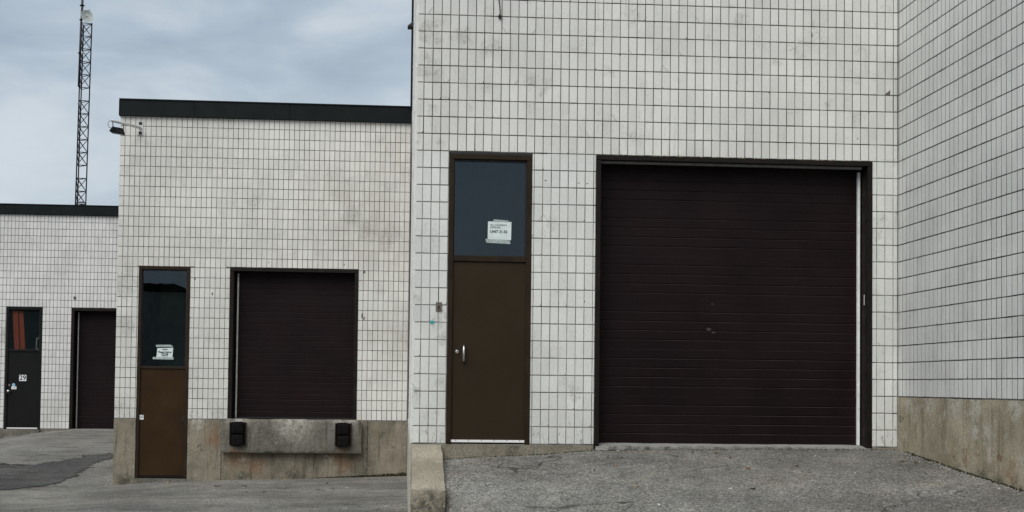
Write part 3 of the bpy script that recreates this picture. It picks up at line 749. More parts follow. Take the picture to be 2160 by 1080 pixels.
for (x, z, l, sgn) in CRK:
    x = XC + round((x - XC) / W) * W + sgn * .005; z = ZM + round((z - ZM) / HM) * HM + .006; l *= rnd.uniform(.45, .8); q_ = rnd.uniform(.5, 1.6)
    pts = []
    for i in range(6):
        t = i / 5
        pts.append((x + sgn * l * t ** q_ + rnd.uniform(-.006, .006), z + l * 1.3 * (1 - t) ** (1.8 - q_ * .6) + rnd.uniform(-.006, .006)))
    for (xa, za), (xb, zb) in zip(pts, pts[1:]):
        d = Vector((zb - za, -(xb - xa))); d = d.normalized() * .0015
        m.add([(xa + d.x, YM - .0025, za + d.y), (xa - d.x, YM - .0025, za - d.y), (xb - d.x, YM - .0025, zb - d.y), (xb + d.x, YM - .0025, zb + d.y)], [(0, 1, 2, 3)])
m.build('hairline_crack', m_crackm, near, kind='stuff')

# ------------------------------------------------------------------ wing on the right
wing = empty('warehouse_building', 'white block wing wall turning towards the viewer above a tall stained concrete base', 'warehouse', UNITS)
YS = 4.0
WTOP = ZWB + HM * 35
m = MB(); wall_shell(m, YS, YM + DEPTH - .001, -0.5, WTOP, [], XW + .0028, XW + .3, 'y')
m.box(XW + .301, 22, YS, YS + .3, -2.4, WTOP); m.box(21.7, 22, YS + .301, YM + 10, -2.4, WTOP)
m.build('wall', j_wing, wing)
box('roof', m_fascia, wing, XW + .01, 22, YS, YM + 10, WTOP + .001, WTOP + .3)
lay_blocks(wing, m_wing, 'y', XW + .0028, YS, YM - .004, W, ZWB, WTOP, HM, [], True, 3, 0.0125, 0.012, depth=.0028)
fs = [(YS, 10.62), (10.624, 11.36), (11.364, 12.005), (12.015, 12.553), (12.561, 13.22), (13.224, YM - .006)]
for i, (a, b) in enumerate(fs):
    rough_box(XW - .006 - .003 * (i % 2), XW + .30, a, b, -2.4, ZWB - .006, .12, .005, 20 + i, .004).build('foundation', m_conc_w, wing)

m = MB()
for i in range(520):
    y = rnd.uniform(9.5, 13.5); x = XW - .012 - abs(rnd.gauss(0, .022)); r = rnd.uniform(.004, .011)
    bm = bmesh.new(); bmesh.ops.create_icosphere(bm, subdivisions=1, radius=r)
    for v in bm.verts: v.co *= rnd.uniform(.7, 1.3)
    m.bm(bm, Matrix.Translation((x, y, ground_h(x, y) + rnd.uniform(0, .012))))
for i in range(420):
    x = rnd.uniform(.46, 5.85); y = YM - (.045 if 2.24 < x < 5.57 else .02) - abs(rnd.gauss(0, .015)); r = rnd.uniform(.003, .008)
    bm = bmesh.new(); bmesh.ops.create_icosphere(bm, subdivisions=1, radius=r)
    for v in bm.verts: v.co *= rnd.uniform(.7, 1.3)
    m.bm(bm, Matrix.Translation((x, y, ground_h(x, y) + rnd.uniform(0, .004))))
tag(m.build('soil_line', m_moss), 'dark soil and moss gathered along the wall feet beside the ramp', 'moss', kind='stuff')

# ------------------------------------------------------------------ middle unit with the loading dock
mid = empty('warehouse_building', 'middle white block unit with raised loading dock door and a tall brown door', 'warehouse', UNITS)
D2 = (-5.292, -4.290, -2.05, 2.281)
G2 = (-3.508, -0.962, ZL, 2.289)
LTOP = ZL + HL * 30
hollow(mid, j_left, -5.716, XC - .010, YL + DEPTH, 50, -2.5, LTOP, [D2, G2], LTOP + .25)
lay_blocks(mid, m_left, 'x', YL + DEPTH, -5.722, XC - .012, W, ZL, LTOP, HL, [(D2[0], D2[1], -5, D2[3]), (G2[0], G2[1], -5, G2[3])], True, 4, 0.0095, 0.0105, 300, [(200, 2160, 0, 0), (863, 2160, 0, 1080)])
for fa, fb, fo in ((-5.728, -4.26, 0), (-4.257, -2.38, .003), (-2.377, XC - .008, .001)): box('fascia_panel', m_fascia, mid, fa, fb, YL - .055 - fo, YL + .3, 5.272 + fo, 5.575, .004)
m = MB(); m.box(-5.738, XC - .008, YL - .07, YL + .35, 5.576, 5.606, .006); m.box(-5.740, -5.7285, YL - .062, YL + .3, 5.262, 5.5755, .003)
m.box(-5.725, XC - .009, YL - .068, YL - .056, 5.262, 5.285, .003)
m.build('roof_fascia', m_fascia, mid)
f2, w2, d2 = door_set(mid, D2[0], D2[1], -1.915, D2[3], 0.247, 0.292, YL, .062, m_frame, m_rust, (-5.255, -4.352), (-1.862, 0.246), None)
h = MB(); h.box(-4.372, -4.352, YL + .006, YL + .0175, -.90, -.68, .002); h.tube([(-4.365, YL + .01, -.86), (-4.40, YL - .01, -.80), (-4.365, YL + .01, -.70)], .008, 6); h.build('door_pull', m_gasket, d2)
for z in (1.0 - 1.2, -1.0, -1.65):
    h = MB(); h.tube([(-4.345, YL + .008, z - .06), (-4.345, YL + .008, z + .06)], .010, 8); h.build('hinge', m_gasket, d2)
box('door_bottom_rail', m_frame_dk, mid, -5.228, -4.354, YL + .01, YL + .06, -1.905, -1.866, .002)
rough_box(-5.328, -4.262, YL - .035, YL + .25, -2.4, -1.918, .10, .008, 31, .010).build('door_sill', m_dock, mid)
ft = ZL - .004
rough_box(-5.724, -5.296, YL - .016, YL + .28, -2.5, ft, .12, .006, 32, .006).build('foundation', m_conc_l, mid)
rough_box(-4.286, -3.622, YL - .016, YL + .28, -2.5, ft, .12, .006, 33, .006).build('foundation', m_conc_l, mid)
rough_box(-3.612, -0.742, YL - .010, YL + .28, -2.5, ft, .12, .006, 34, .004).build('foundation', m_conc_l, mid)
rough_box(-0.728, XC - .014, YL - .018, YL + .28, -2.5, ft, .12, .006, 35, .006).build('foundation', m_conc_l, mid)
m = MB()
for (x, z, w_, h_) in ((-.85, 2.24, .05, .06), (-.88, 1.36, .03, .10), (-.84, 1.31, .03, .06), (-2.75, 2.40, .022, .022), (-1.25, 2.38, .020, .03), (-3.85, 1.75, .03, .05), (-4.2, 2.05, .04, .04)):
    m.add([(x - w_ / 2, YL - .003, z - h_ / 2), (x + w_ * .4, YL - .003, z - h_ * .4), (x + w_ / 2, YL - .003, z + h_ / 2), (x - w_ * .3, YL - .003, z + h_ * .45)], [(0, 1, 2, 3)])
m.build('chip_mark', m_chip, mid, kind='stuff')
m = MB()
for i in range(26):
    t = i / 25; z = -1.9 + t * 1.12
    bm = bmesh.new(); bmesh.ops.create_icosphere(bm, subdivisions=1, radius=.028)
    for v in bm.verts: v.co *= rnd.uniform(.6, 1.4)
    m.bm(bm, Matrix.Translation((-.735 + .025 * math.sin(i * 1.3), YL - .004, z)) @ Matrix.Scale(.5, 4, (0, 1, 0)))
m.build('joint_filler', m_dock, mid, kind='stuff')
def dock_shape(p):
    q = p.copy()
    if p.z > -.78:
        if p.x < -3.58: q.z -= .05
        if p.x > -.88: q.z -= .045
    return q
dk = rough_box(-3.615, -0.845, YL - .21, YL - .012, -1.392, -0.726, .05, .011, 36, .014, dock_shape).build('dock_ledge', m_dock, mid)
for (x0, x1, rs) in ((-3.425, -3.105, 1), (-1.366, -1.048, -1)):
    b = empty('dock_bumper'); b.parent = mid
    for z0, z1 in ((-1.262, -1.025), (-1.010, -.775)):
        rough_box(x0 + .035, x1 - .035, YL - .335, YL - .232, z0, z1, .06, .008, x0 + z0, .014).build('rubber_pad', m_rubber, b)
    box('steel_plate', m_rustplate, b, x0, x1, YL - .234, YL - .205, -1.235, -.79, .003)
    box('steel_angle', m_rustplate, b, x0, x0 + .02, YL - .29, YL - .235, -1.235, -.79, .003)
    box('steel_angle', m_rustplate, b, x1 - .02, x1, YL - .29, YL - .235, -1.235, -.79, .003)
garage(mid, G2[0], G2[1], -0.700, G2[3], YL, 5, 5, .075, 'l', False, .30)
m = MB()
for i in range(420):
    x = rnd.uniform(-1.9, .03); y = YL - .012 - abs(rnd.gauss(0, .03)); r = rnd.uniform(.008, .026) * (0.5 + (x + 1.9) / 1.9 * .7)
    bm = bmesh.new(); bmesh.ops.create_icosphere(bm, subdivisions=1, radius=r)
    for v in bm.verts: v.co *= rnd.uniform(.7, 1.3)
    m.bm(bm, Matrix.Translation((x, y, ground_h(x, y) + rnd.uniform(0, .05) * (x + 1.9) / 1.9)))
tag(m.build('moss', m_moss), 'dark green moss along the foot of the loading dock wall', 'moss', kind='stuff')

# ------------------------------------------------------------------ far unit
far = empty('warehouse_building', 'far white block unit with the black door and half hidden dark garage door', 'warehouse', UNITS)
D3 = (-11.305, -10.303, -1.405, 2.068)
G3 = (-9.498, -6.9, ZF, 2.060)
FTOP = ZF + HF * 30
hollow(far, j_far, -18, -5.6, YF + DEPTH, 60, -2.4, FTOP, [D3, G3], FTOP + .2)
lay_blocks(far, m_far, 'x', YF + DEPTH, -18, -7.5, W, ZF, FTOP, HF, [(D3[0], D3[1], -5, D3[3]), (G3[0], G3[1], -5, G3[3])], False, 5, 0.011, 0.0125)
m = MB(); m.box(-18.05, -5.8, YF - .06, YF + .3, 4.712, 4.965, .004); m.box(-18.05, -5.8, YF - .075, YF + .35, 4.966, 4.995, .006); m.box(-18.05, -5.8, YF - .07, YF - .061, 4.70, 4.725, .002)
m.build('roof_fascia', m_fascia, far)
f3, w3, d3 = door_set(far, D3[0], D3[1], -1.405, D3[3], 0.795, 0.850, YF, .072, m_blackdoor, m_blackdoor, (-11.250, -10.362), (-1.355, .796), None)
h = MB(); h.lathe([(.030, 0), (.030, .008), (.014, .014), (.014, .05), (.036, .06), (.040, .08), (.030, .098), (.001, .102)], Matrix.Translation((-11.185, YF + .018, -.33)) @ Matrix.Rotation(R(90), 4, 'X'), 18)
h.build('door_knob', m_steel, d3, True)
h = MB(); h.lathe([(.034, 0), (.034, .012), (.026, .02), (.001, .021)], Matrix.Translation((-11.180, YF + .018, -.165)) @ Matrix.Rotation(R(90), 4, 'X'), 18); h.build('deadbolt', m_bronze, d3)
box('door_sweep', m_white, d3, -11.245, -10.365, YF + .004, YF + .0175, -1.392, -1.358, .002)
for z in (.35, -.25, -1.15):
    h = MB(); h.tube([(-10.355, YF + .010, z - .055), (-10.355, YF + .010, z + .055)], .009, 8); h.build('hinge', m_bronze, d3)
rough_box(-11.45, -10.285, YF - .16, YF + .25, -2.2, -1.410, .12, .010, 41, .012).build('door_step', m_dock, far)
rough_box(-10.275, -9.505, YF - .02, YF + .25, -2.2, -1.384, .12, .008, 42, .008).build('foundation', m_dock, far)
rough_box(-18, -11.46, YF - .02, YF + .25, -2.4, -1.384, .2, .008, 43, .008).build('foundation', m_dock, far)
rough_box(-9.492, -6.0, YF - .05, YF + .30, -2.2, -1.385, .12, .006, 44, .01).build('garage_threshold', m_slab, far)
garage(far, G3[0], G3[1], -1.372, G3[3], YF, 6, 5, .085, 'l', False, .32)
box('wall_vent', m_chip, far, -9.45, -9.38, YF - .012, YF + .004, 2.30, 2.385, .003)
# things standing behind the far transom
lad = empty('step_ladder', 'orange red ladder leaning upright behind the far transom window', 'ladder')
def slab(x0, x1, xt0, xt1, y):
    m = MB(); V = [(x0, y, .45), (x1, y, .45), (xt1, y, 1.95), (xt0, y, 1.95)]
    m.add(V + [(a, b + .06, c) for a, b, c in V], [(0, 1, 2, 3), (7, 6, 5, 4), (0, 4, 5, 1), (1, 5, 6, 2), (2, 6, 7, 3), (3, 7, 4, 0)]); return m
slab(-11.085, -10.955, -11.195, -11.05, YF + .16).build('rail', m_red, lad)
slab(-10.945, -10.80, -11.04, -10.915, YF + .22).build('rail', m_red, lad)
for k in range(4):
    z = .6 + k * .32; x = -10.97 - .075 * k / 3
    box('rung', m_red, lad, x - .04, x + .10, YF + .20, YF + .25, z, z + .035, .004)
m = MB(); m.box(-10.505, -10.475, YF + .12, YF + .15, .60, 1.20); m.box(-10.475, -10.385, YF + .12, YF + .15, 1.165, 1.20); m.box(-10.475, -10.385, YF + .12, YF + .15, .86, .885)
tag(m.build('shelf_bracket', m_alu), 'pale metal shelf bracket in the corner of the far transom window', 'bracket')

# ------------------------------------------------------------------ retaining kerb beside the ramp
def stub_shape(p):
    if p.z > -1.1 - 1e-6 or p.z > -1.25:
        t = min(max((13.74 - p.y) / 1.34, -0.02), 1.02)
        top = -.689 - .414 * t
        k = (p.z + 2.1) / (-.70 + 2.1)
        return Vector((p.x, p.y, -2.1 + k * (top + 2.1)))
    t = min(max((13.74 - p.y) / 1.34, -0.02), 1.02); top = -.689 - .414 * t
    return Vector((p.x, p.y, -2.1 + (p.z + 2.1) / 1.4 * (top + 2.1)))
k = rough_box(XC + .006, .438, 12.40, YM - .020, -2.1, -.70, .06, .007, 51, .008, stub_shape).build('retaining_kerb', m_stub)
tag(k, 'short sloping concrete kerb wall left of the brown door at the ramp edge', 'kerb wall')

# ------------------------------------------------------------------ notices, signs and small fittings
def sheet(name, corners, y, mat, parent, amp=.003, nx=7, ny=6, th=.0012):
    (ax, az), (bx, bz), (cx, cz), (dx, dz) = corners                # tl, tr, br, bl
    m = MB(); V = []
    for j in range(ny + 1):
        for i in range(nx + 1):
            s, t = i / nx, j / ny
            x = (ax * (1 - s) + bx * s) * (1 - t) + (dx * (1 - s) + cx * s) * t
            z = (az * (1 - s) + bz * s) * (1 - t) + (dz * (1 - s) + cz * s) * t
            V.append((x, y - abs(amp * noise.noise(Vector((x * 14, z * 14, y)))), z))
    q = len(V); n = nx + 1
    F = [(j * n + i, j * n + i + 1, (j + 1) * n + i + 1, (j + 1) * n + i) for j in range(ny) for i in range(nx)]
    m.add(V + [(a, b + th, c) for a, b, c in V], F + [tuple(i + q for i in reversed(f)) for f in F])
    return m.build(name, mat, parent)
def text(body, x, y, z, size, mat, parent, align='LEFT', name='lettering', bold=0.0):
    c = bpy.data.curves.new(name, 'FONT'); c.body = body; c.size = size; c.align_x = align; c.align_y = 'CENTER'; c.offset = bold; c.extrude = 0.0003
    c.materials.append(mat)
    tmp = bpy.data.objects.new(name, c); COL.objects.link(tmp)
    bpy.context.view_layer.update()
    me = bpy.data.meshes.new_from_object(tmp.evaluated_get(bpy.context.evaluated_depsgraph_get()))
    bpy.data.objects.remove(tmp)
    o = bpy.data.objects.new(name, me); COL.objects.link(o)
    o.location = (x, y, z); o.rotation_euler = (R(90), 0, 0); o.parent = parent
    return o
nt = empty('paper_notice', 'white paper notice taped to the large transom reading UNIT 31-32', 'notice')
yy = YM + .036
sheet('paper', [(0.951, 1.931), (1.229, 1.929), (1.226, 1.714), (0.949, 1.722)], yy, m_paper, nt)
sheet('tape', [(1.016, 1.958), (1.197, 1.945), (1.197, 1.925), (1.014, 1.928)], yy - .001, m_tape, nt, .003, 6, 2)
sheet('tape', [(0.924, 1.724), (1.212, 1.711), (1.219, 1.667), (0.932, 1.679)], yy - .001, m_tape, nt, .004, 8, 2)
text('ALL CANADIAN', 0.978, yy - .0045, 1.891, .027, m_ink, nt)
text('SUPPLIERS', 0.978, yy - .0045, 1.862, .027, m_ink, nt)
text('UNIT 31-32', 0.976, yy - .0045, 1.812, .041, m_ink_dk, nt, bold=.0006)
nt2 = empty('paper_notice', 'smaller white paper notice taped low in the narrow middle transom', 'notice')
yy = YL + .036
sheet('paper', [(-4.915, .655), (-4.605, .668), (-4.618, .462), (-4.930, .462)], yy, m_paper, nt2)
sheet('tape', [(-4.945, .722), (-4.655, .728), (-4.60, .688), (-4.935, .678)], yy - .001, m_tape, nt2, .005, 6, 2)
sheet('tape', [(-5.00, .480), (-4.592, .476), (-4.592, .432), (-5.00, .436)], yy - .001, m_tape, nt2, .005, 8, 2)
for b_, z_, s_ in (('April 22', .634, .030), ('Please Deliver', .580, .046), ('Through', .546, .040), ('Unit 31', .512, .042)):
    text(b_, -4.765, yy - .0055, z_, s_, m_ink_dk, nt2, 'CENTER', bold=.001)
sg = empty('number_sign', 'small white number sign reading 29 on the far black door', 'sign')
box('plate', m_sign, sg, -10.915, -10.715, YF + .012, YF + .0175, -.040, .132, .001)
text('29', -10.815, YF + .0105, .046, .185, m_ink_dk, sg, 'CENTER', bold=.004)
s1 = empty('door_label', 'white label with a line of print beside the far door knob', 'label')
box('plate', m_sign, s1, -11.125, -10.985, YF + .013, YF + .0175, -.275, -.195, .001)
text('CLOSED', -11.055, YF + .0115, -.236, .034, m_ink_dk, s1, 'CENTER')
m = MB(); m.lathe([(.045, 0), (.045, .004), (.001, .005)], Matrix.Translation((-11.065, YF + .0178, -.150)) @ Matrix.Rotation(R(90), 4, 'X'), 24)
tag(m.build('round_sticker', m_blue), 'round pale blue sticker above the label on the far black door', 'sticker')
s2 = empty('door_sticker', 'square white sticker on the left edge of the tall rusty brown door', 'sticker')
box('plate', m_sign, s2, -5.258, -5.150, YL + .012, YL + .0175, -.762, -.672, .001)
for (a, b_, c, d) in ((-5.185, -5.162, -.70, -.68), (-5.245, -5.19, -.712, -.704), (-5.245, -5.20, -.738, -.732), (-5.20, -5.165, -.728, -.712)):
    box('print', m_ink, s2, a, b_, YL + .0108, YL + .0118, c, d)
bl = empty('doorbell_plate', 'small weathered brown doorbell plate on the blocks left of the near door', 'doorbell')
box('plate', m_bell, bl, 0.347, 0.417, YM - .014, YM + .002, 0.858, 0.964, .003)
m = MB(); m.box(.362, .367, YM - .018, YM - .0145, .870, .952); m.box(.397, .402, YM - .018, YM - .0145, .870, .952); m.box(.3675, .3965, YM - .018, YM - .0145, .946, .952); m.box(.3675, .3965, YM - .018, YM - .0145, .870, .876)
m.build('rim', m_crackm, bl)
box('button', m_black, bl, .374, .390, YM - .020, YM - .0145, .882, .925, .002)
m = MB(); m.tube([(1.028, YM - .012, 4.95), (1.036, YM - .014, 4.62), (1.055, YM - .016, 4.50), (1.062, YM - .015, 4.42), (1.060, YM - .014, 4.345)], .0065, 7)
m.tube([(1.060, YM - .014, 4.385), (1.058, YM - .016, 4.365), (1.062, YM - .015, 4.330)], [.008, .022, .010], 8)
tag(m.build('hanging_cable', m_black), 'loose black cable end hanging down the blocks at the top of the near wall', 'cable')
# wedge shaped fixture on the side of the near unit
m = MB(); y0 = 22.9
V = [(XC - .005, y0, 7.145), (XC - .005, y0, 7.02), (XC - .120, y0, 7.02), (XC - .118, y0, 7.035), (XC - .055, y0, 7.085)]
V2 = [(a, b + .22, c) for a, b, c in V]
m.add(V + V2, [(0, 1, 2, 3, 4), (9, 8, 7, 6, 5)] + [(i, i + 5, (i + 1) % 5 + 5, (i + 1) % 5) for i in range(5)])
tag(m.build('wall_pack_lamp', m_black), 'small black wedge lamp jutting from the wall edge above the middle roof', 'lamp')

# floodlight on the pole arm
fl = empty('flood_light', 'black floodlight hung from a pale pipe arm at the middle roof corner', 'lamp')
A, B = Vector((-5.318, YL - .02, 5.030)), Vector((-5.688, 22.85, 4.996))
m = MB(); m.tube([A, A.lerp(B, .5), B], .027, 12); m.build('arm', m_arm, fl, True)
box('bracket_plate', m_arm, fl, -5.375, -5.268, YL - .012, YL + .001, 4.885, 5.165, .003)
for z in (4.93, 5.125): box('bolt_pad', m_gasket, fl, -5.352, -5.292, YL - .028, YL - .0125, z - .028, z + .028, .004)
def along(t): return A.lerp(B, t)
hd = along(.80) + Vector((0, 0, -.165))
d_ = (B - A).normalized(); side = Vector((-d_.y, d_.x, 0)).normalized(); dx_ = Vector((d_.x, d_.y, 0)).normalized()
m = MB(); M4 = Matrix((( -1, 0, 0, hd.x), (0, 1, 0, hd.y), (0, 0, 1, hd.z), (0, 0, 0, 1)))
M4 = Matrix.Translation(hd) @ Matrix.Rotation(R(8), 4, 'Y')
tw, bw, hh, dd = .095, .130, .050, .10
V = [(-tw, -dd * .6, hh), (tw, -dd * .6, hh), (tw, dd * .6, hh), (-tw, dd * .6, hh), (-bw, -dd, -hh), (bw, -dd, -hh), (bw, dd, -hh), (-bw, dd, -hh)]
m.add([M4 @ Vector(v) for v in V], [(0, 1, 2, 3), (7, 6, 5, 4), (0, 4, 5, 1), (1, 5, 6, 2), (2, 6, 7, 3), (3, 7, 4, 0)]); m.build('housing', m_lamp, fl)
m = MB(); V = [(-bw * .85, -dd * .85, -hh - .002), (bw * .85, -dd * .85, -hh - .002), (bw * .85, dd * .85, -hh - .002), (-bw * .85, dd * .85, -hh - .002)]
m.add([M4 @ Vector(v) for v in V] + [M4 @ (Vector(v) + Vector((0, 0, -.008))) for v in V], [(0, 1, 2, 3), (7, 6, 5, 4), (0, 4, 5, 1), (1, 5, 6, 2), (2, 6, 7, 3), (3, 7, 4, 0)]); m.build('lens', m_lens, fl)
for t, q in ((.98, -.09), (.62, .11)):
    m = MB(); m.tube([along(t), M4 @ Vector((q, 0, hh * .9))], .009, 6); m.build('hanger', m_black, fl)
m = MB(); c0 = along(1.0)
m.tube([c0 + Vector((.02, 0, -.01)), c0 + Vector((-.05, 0, -.015)), c0 + Vector((-.075, 0, -.07)), c0 + Vector((-.05, 0, -.135)), c0 + Vector((.0, 0, -.15)), M4 @ Vector((-.04, 0, hh * .9))], .0055, 6); m.build('wire', m_black, fl)

# ------------------------------------------------------------------ lattice tower
YT, XT = 50.0, -13.87
tower = empty('lattice_tower', 'dark lattice radio mast rising behind the far flat roof', 'mast')
tower.location = (0, 0, 0)
def legp(q, z):
    lean = (z - 7.4) * .0115
    return Vector((XT + (0.0, -.030, .392)[q] + lean, YT + (0, .41, .12)[q], z))
levels = [15.03]
for n5 in range(6):
    for k in range(5): levels.append(levels[-1] - .545)
    levels.append(levels[-1] - .555)
for q in range(3):
    m = MB(); m.tube([legp(q, 15.06), legp(q, 7), legp(q, -1.5)], .027, 7); m.build('leg', m_tower, tower)
low = MB()
for i, z in enumerate(levels):
    vis = z > 6.8
    for a, b in ((0, 2), (1, 2), (0, 1)):
        m = MB() if vis else low
        m.tube([legp(a, z), legp(b, z)], .017, 5)
        if vis: m.build('crossbar', m_tower, tower)
    if i + 1 < len(levels) and i % 6 != 5:
        z2 = levels[i + 1]
        for a, b in ((0, 2), (2, 0), (1, 2), (0, 1)):
            m = MB() if vis else low
            m.tube([legp(a, z), legp(b, z2)], .016, 5)
            if vis: m.build('brace', m_tower, tower)
low.build('lower_bracing', m_tower, tower, kind='stuff')
m = MB(); m.tube([legp(0, 12.3) + Vector((-.02, -.06, 0)), legp(0, 15) + Vector((-.005, -.06, 0)), legp(0, 15.3) + Vector((.02, -.06, 0)), legp(0, 21) + Vector((.02, -.06, 0))], [.035, .04, .05, .05], 10)
m.build('antenna_pole', m_pole, tower, True)
for z, r in ((15.74, .105), (15.13, .07), (13.72, .085)):
    m = MB(); c = legp(0, z) + Vector((-.01 if z < 15.5 else .018, -.06, 0)); m.lathe([(.02, -.05), (r * .6, -.03), (r, -.006), (r, .012), (r * .5, .035), (.02, .06)], Matrix.Translation(c), 12); m.build('clamp', m_tower, tower)
m = MB(); c = legp(0, 13.72) + Vector((.09, -.1, 0)); m.tube([c, c + Vector((.05, -.03, .0))], .05, 8); m.build('insulator', m_dish, tower)
m = MB(); m.lathe([(.09, 0), (.05, .06), (.0, .07)], Matrix.Translation((XT + .25, YT, 7.42)) @ Matrix.Scale(2, 4, (1, 0, 0)), 12); m.build('base_cap', m_pole, tower)
dish = empty('dish_antenna', 'round white dish antenna clamped near the top of the mast', 'antenna')
Mx = Matrix.Translation(legp(2, 15.25) + Vector((-.115, -.35, -.0))) @ Matrix.Scale(.95, 4) @ Matrix.Rotation(R(36), 4, 'Z') @ Matrix.Rotation(R(-10), 4, 'Y') @ Matrix.Rotation(R(90), 4, 'X')
m = MB(); m.lathe([(.001, -.055), (.10, -.046), (.19, -.02), (.255, .02), (.268, .024), (.268, .012), (.19, -.034), (.10, -.062), (.001, -.072)], Mx, 32)
m.build('reflector', m_dish, dish, True)
m = MB(); m.tube([Mx @ Vector((0, 0, -.05)), Mx @ Vector((0, 0, .10))], [.016, .016], 8); m.lathe([(.001, .10), (.045, .10), (.045, .13), (.001, .135)], Mx, 12); m.build('feed_horn', m_alu, dish)
m = MB()
for a in (215,): m.tube([Mx @ Vector((.20 * math.cos(R(a)), .20 * math.sin(R(a)), 0)), Mx @ Vector((0, 0, .11))], .008, 5)
m.build('feed_strut', m_pole, dish)
m = MB(); m.tube([Mx @ Vector((0, 0, -.06)), legp(0, 15.3) + Vector((.0, -.06, 0))], .025, 7); m.tube([Mx @ Vector((.13, .22, -.02)), Mx @ Vector((.16, .30, .0))], .015, 6); m.build('mount', m_tower, dish)

# ------------------------------------------------------------------ building across the yard (seen only in the window reflections)
opp = empty('warehouse_building', 'dark flat roofed building across the yard mirrored in the middle transom', 'building')
m = MB(); m.box(-60, 30, -40, -20, -1.8, 5.05); m.build('wall', m_opp, opp)
m = MB(); m.box(-60.1, 30.1, -40.1, -19.9, 5.051, 5.16, .01); m.build('roof_fascia', m_fascia, opp)
m = MB(); m.add([(-19, -24, 5.161), (-14.15, -24, 5.161), (-13.9, -24, 5.85), (-19, -24, 5.85), (-19, -28, 5.161), (-14.15, -28, 5.161), (-13.9, -28, 5.85), (-19, -28, 5.85)], [(0, 1, 2, 3), (7, 6, 5, 4), (0, 4, 5, 1), (1, 5, 6, 2), (2, 6, 7, 3), (3, 7, 4, 0)])
m.build('roof_unit', m_fascia, opp)

# ------------------------------------------------------------------ litter and loose stones
def litter(kind, x, y, size, mat, label, flat=.25, name='dead_leaf', cat='leaf'):
    m = MB(); rg = random.Random(int(x * 977 + y * 131)); n = 8; ang = rg.uniform(0, 6.28)
    top, bot = [], []
    for i in range(n):
        t = 2 * math.pi * i / n
        r = size * (0.75 + .5 * rg.random())
        a, b = r * math.cos(t), r * .5 * math.sin(t)
        X, Y_ = a * math.cos(ang) - b * math.sin(ang), a * math.sin(ang) + b * math.cos(ang)
        zz = size * flat * (abs(math.cos(t)) ** 2) * rg.uniform(.6, 1.6) + .004
        top.append((x + X, y + Y_, ground_h(x + X, y + Y_) + zz + .006)); bot.append((x + X, y + Y_, ground_h(x + X, y + Y_) + zz * .6))
    c = (x, y, ground_h(x, y) + .008); c2 = (x, y, ground_h(x, y) + .002)
    m.add(top + [c] + bot + [c2], [(i, (i + 1) % n, n) for i in range(n)] + [(n + 1 + (i + 1) % n, n + 1 + i, 2 * n + 1) for i in range(n)] + [(i, n + 1 + i, n + 1 + (i + 1) % n, (i + 1) % n) for i in range(n)])
    tag(m.build(name, m_leaf[mat]), label, cat, 'litter on the asphalt')
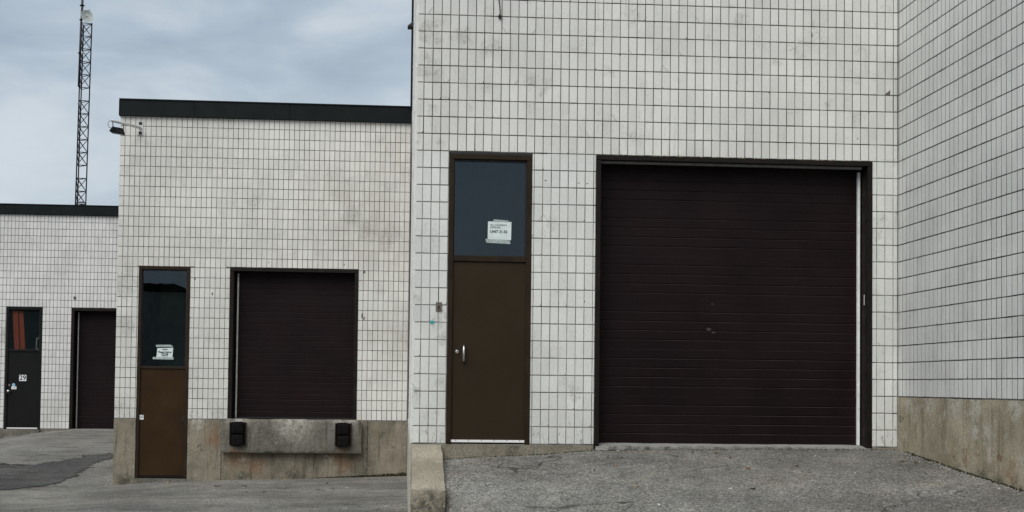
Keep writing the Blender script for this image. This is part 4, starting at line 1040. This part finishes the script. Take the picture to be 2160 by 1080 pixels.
LIT = [(2.49, 13.62, .022, 3, 'white pebble against the near garage threshold', 'pebble'), (2.45, 13.15, .028, 1, 'black curled leaf below the left end of the near garage door', 'leaf'),
       (2.29, 13.14, .016, 1, 'tiny dark leaf fragment in front of the garage frame foot', 'leaf'), (2.04, 12.53, .030, 1, 'black leaf on the ramp below the narrow pier', 'leaf'),
       (2.31, 12.71, .030, 4, 'reddish twig leaf on the ramp left of the garage door', 'leaf'), (3.34, 13.46, .034, 1, 'dark leaf close to the threshold middle', 'leaf'),
       (3.59, 13.39, .050, 0, 'brown leaf near the middle of the garage threshold', 'leaf'), (3.67, 13.06, .045, 0, 'brown leaf half a step out from the threshold', 'leaf'),
       (3.67, 12.37, .055, 4, 'orange brown leaf lying mid ramp', 'leaf'), (2.30, 11.58, .055, 2, 'long tan leaf on the lower ramp left of centre', 'leaf'),
       (3.19, 11.34, .040, 3, 'whitish leaf on the lower ramp centre', 'leaf'), (2.35, 10.72, .040, 3, 'pale scrap at the lower edge of the ramp', 'scrap'),
       (3.40, 11.30, .045, 1, 'dark twig beside the whitish leaf on the ramp', 'twig'), (4.25, 12.51, .035, 1, 'dark leaf right of centre on the ramp', 'leaf'),
       (4.69, 13.18, .018, 3, 'white pebble in front of the right garage jamb', 'pebble'), (4.71, 12.03, .020, 3, 'white pebble on the right part of the ramp', 'pebble'),
       (4.19, 12.92, .040, 0, 'brown leaf in front of the right door half', 'leaf'), (5.73, 12.25, .022, 3, 'white pebble at the foot of the stained wing base', 'pebble'),
       (5.77, 12.14, .018, 3, 'smaller white pebble at the foot of the wing base', 'pebble'), (5.72, 10.99, .022, 3, 'nearest white pebble under the wing base', 'pebble'),
       (5.62, 12.62, .060, 0, 'brown leaf heap at the inner corner of the wing', 'leaf'), (5.50, 12.70, .050, 0, 'flat brown leaf beside the leaf heap at the wing', 'leaf'),
       (-2.31, 23.30, .095, 2, 'brown leaf under the loading dock ledge', 'leaf'), (-2.88, 21.59, .075, 1, 'dark curled leaf in front of the left dock bumper', 'leaf'),
       (-2.84, 21.21, .05, 3, 'white scrap beside the dark leaf before the dock', 'scrap'), (-3.36, 21.55, .09, 1, 'dark leaf litter in front of the tall door pier', 'leaf'),
       (-3.27, 20.68, .05, 3, 'white scrap left of the dock in the yard', 'scrap'), (-2.34, 19.97, .08, 0, 'brown leaf out in the yard before the dock', 'leaf'),
       (-0.98, 20.58, .05, 3, 'small white scrap below the right dock bumper', 'scrap'), (-0.81, 16.6, .05, 3, 'white scrap at the lower yard edge', 'scrap'),
       (-0.24, 16.75, .055, 3, 'pale folded scrap beside the near building corner', 'scrap'), (-1.41, 21.97, .08, 0, 'brown leaf in the yard below the right bumper', 'leaf'),
       (-5.79, 23.45, .07, 3, 'pale scrap at the corner foot of the middle unit', 'scrap'), (-4.49, 22.9, .08, 2, 'yellowish leaf before the tall brown door sill', 'leaf')]
for (x, y, s_, mi, lab, cat) in LIT:
    litter(None, x, y, s_ * .58, mi, lab, .2, {'leaf': 'dead_leaf', 'pebble': 'pebble', 'scrap': 'paper_scrap', 'twig': 'twig'}[cat], cat)
m = MB()
def stone(x, y, r):
    bm = bmesh.new(); bmesh.ops.create_icosphere(bm, subdivisions=1, radius=r)
    for v in bm.verts: v.co *= rnd.uniform(.65, 1.25)
    m.bm(bm, Matrix.Translation((x, y, ground_h(x, y) + r * .25)) @ Matrix.Scale(.6, 4, (0, 0, 1)))
for i in range(900):
    stone(rnd.uniform(.55, 5.85), rnd.uniform(9.6, 13.65), rnd.uniform(.003, .0075))
for i in range(260):
    y = rnd.uniform(10.2, 13.6); stone(XW - .03 - abs(rnd.gauss(0, .07)), y, rnd.uniform(.004, .012))
for i in range(60):
    stone(rnd.uniform(-5.6, 0), YL - .06 - abs(rnd.gauss(0, .5)), rnd.uniform(.006, .016))
tag(m.build('gravel', m_stone), 'loose grey grit scattered over the ramp and along the wall feet', 'gravel', kind='stuff')
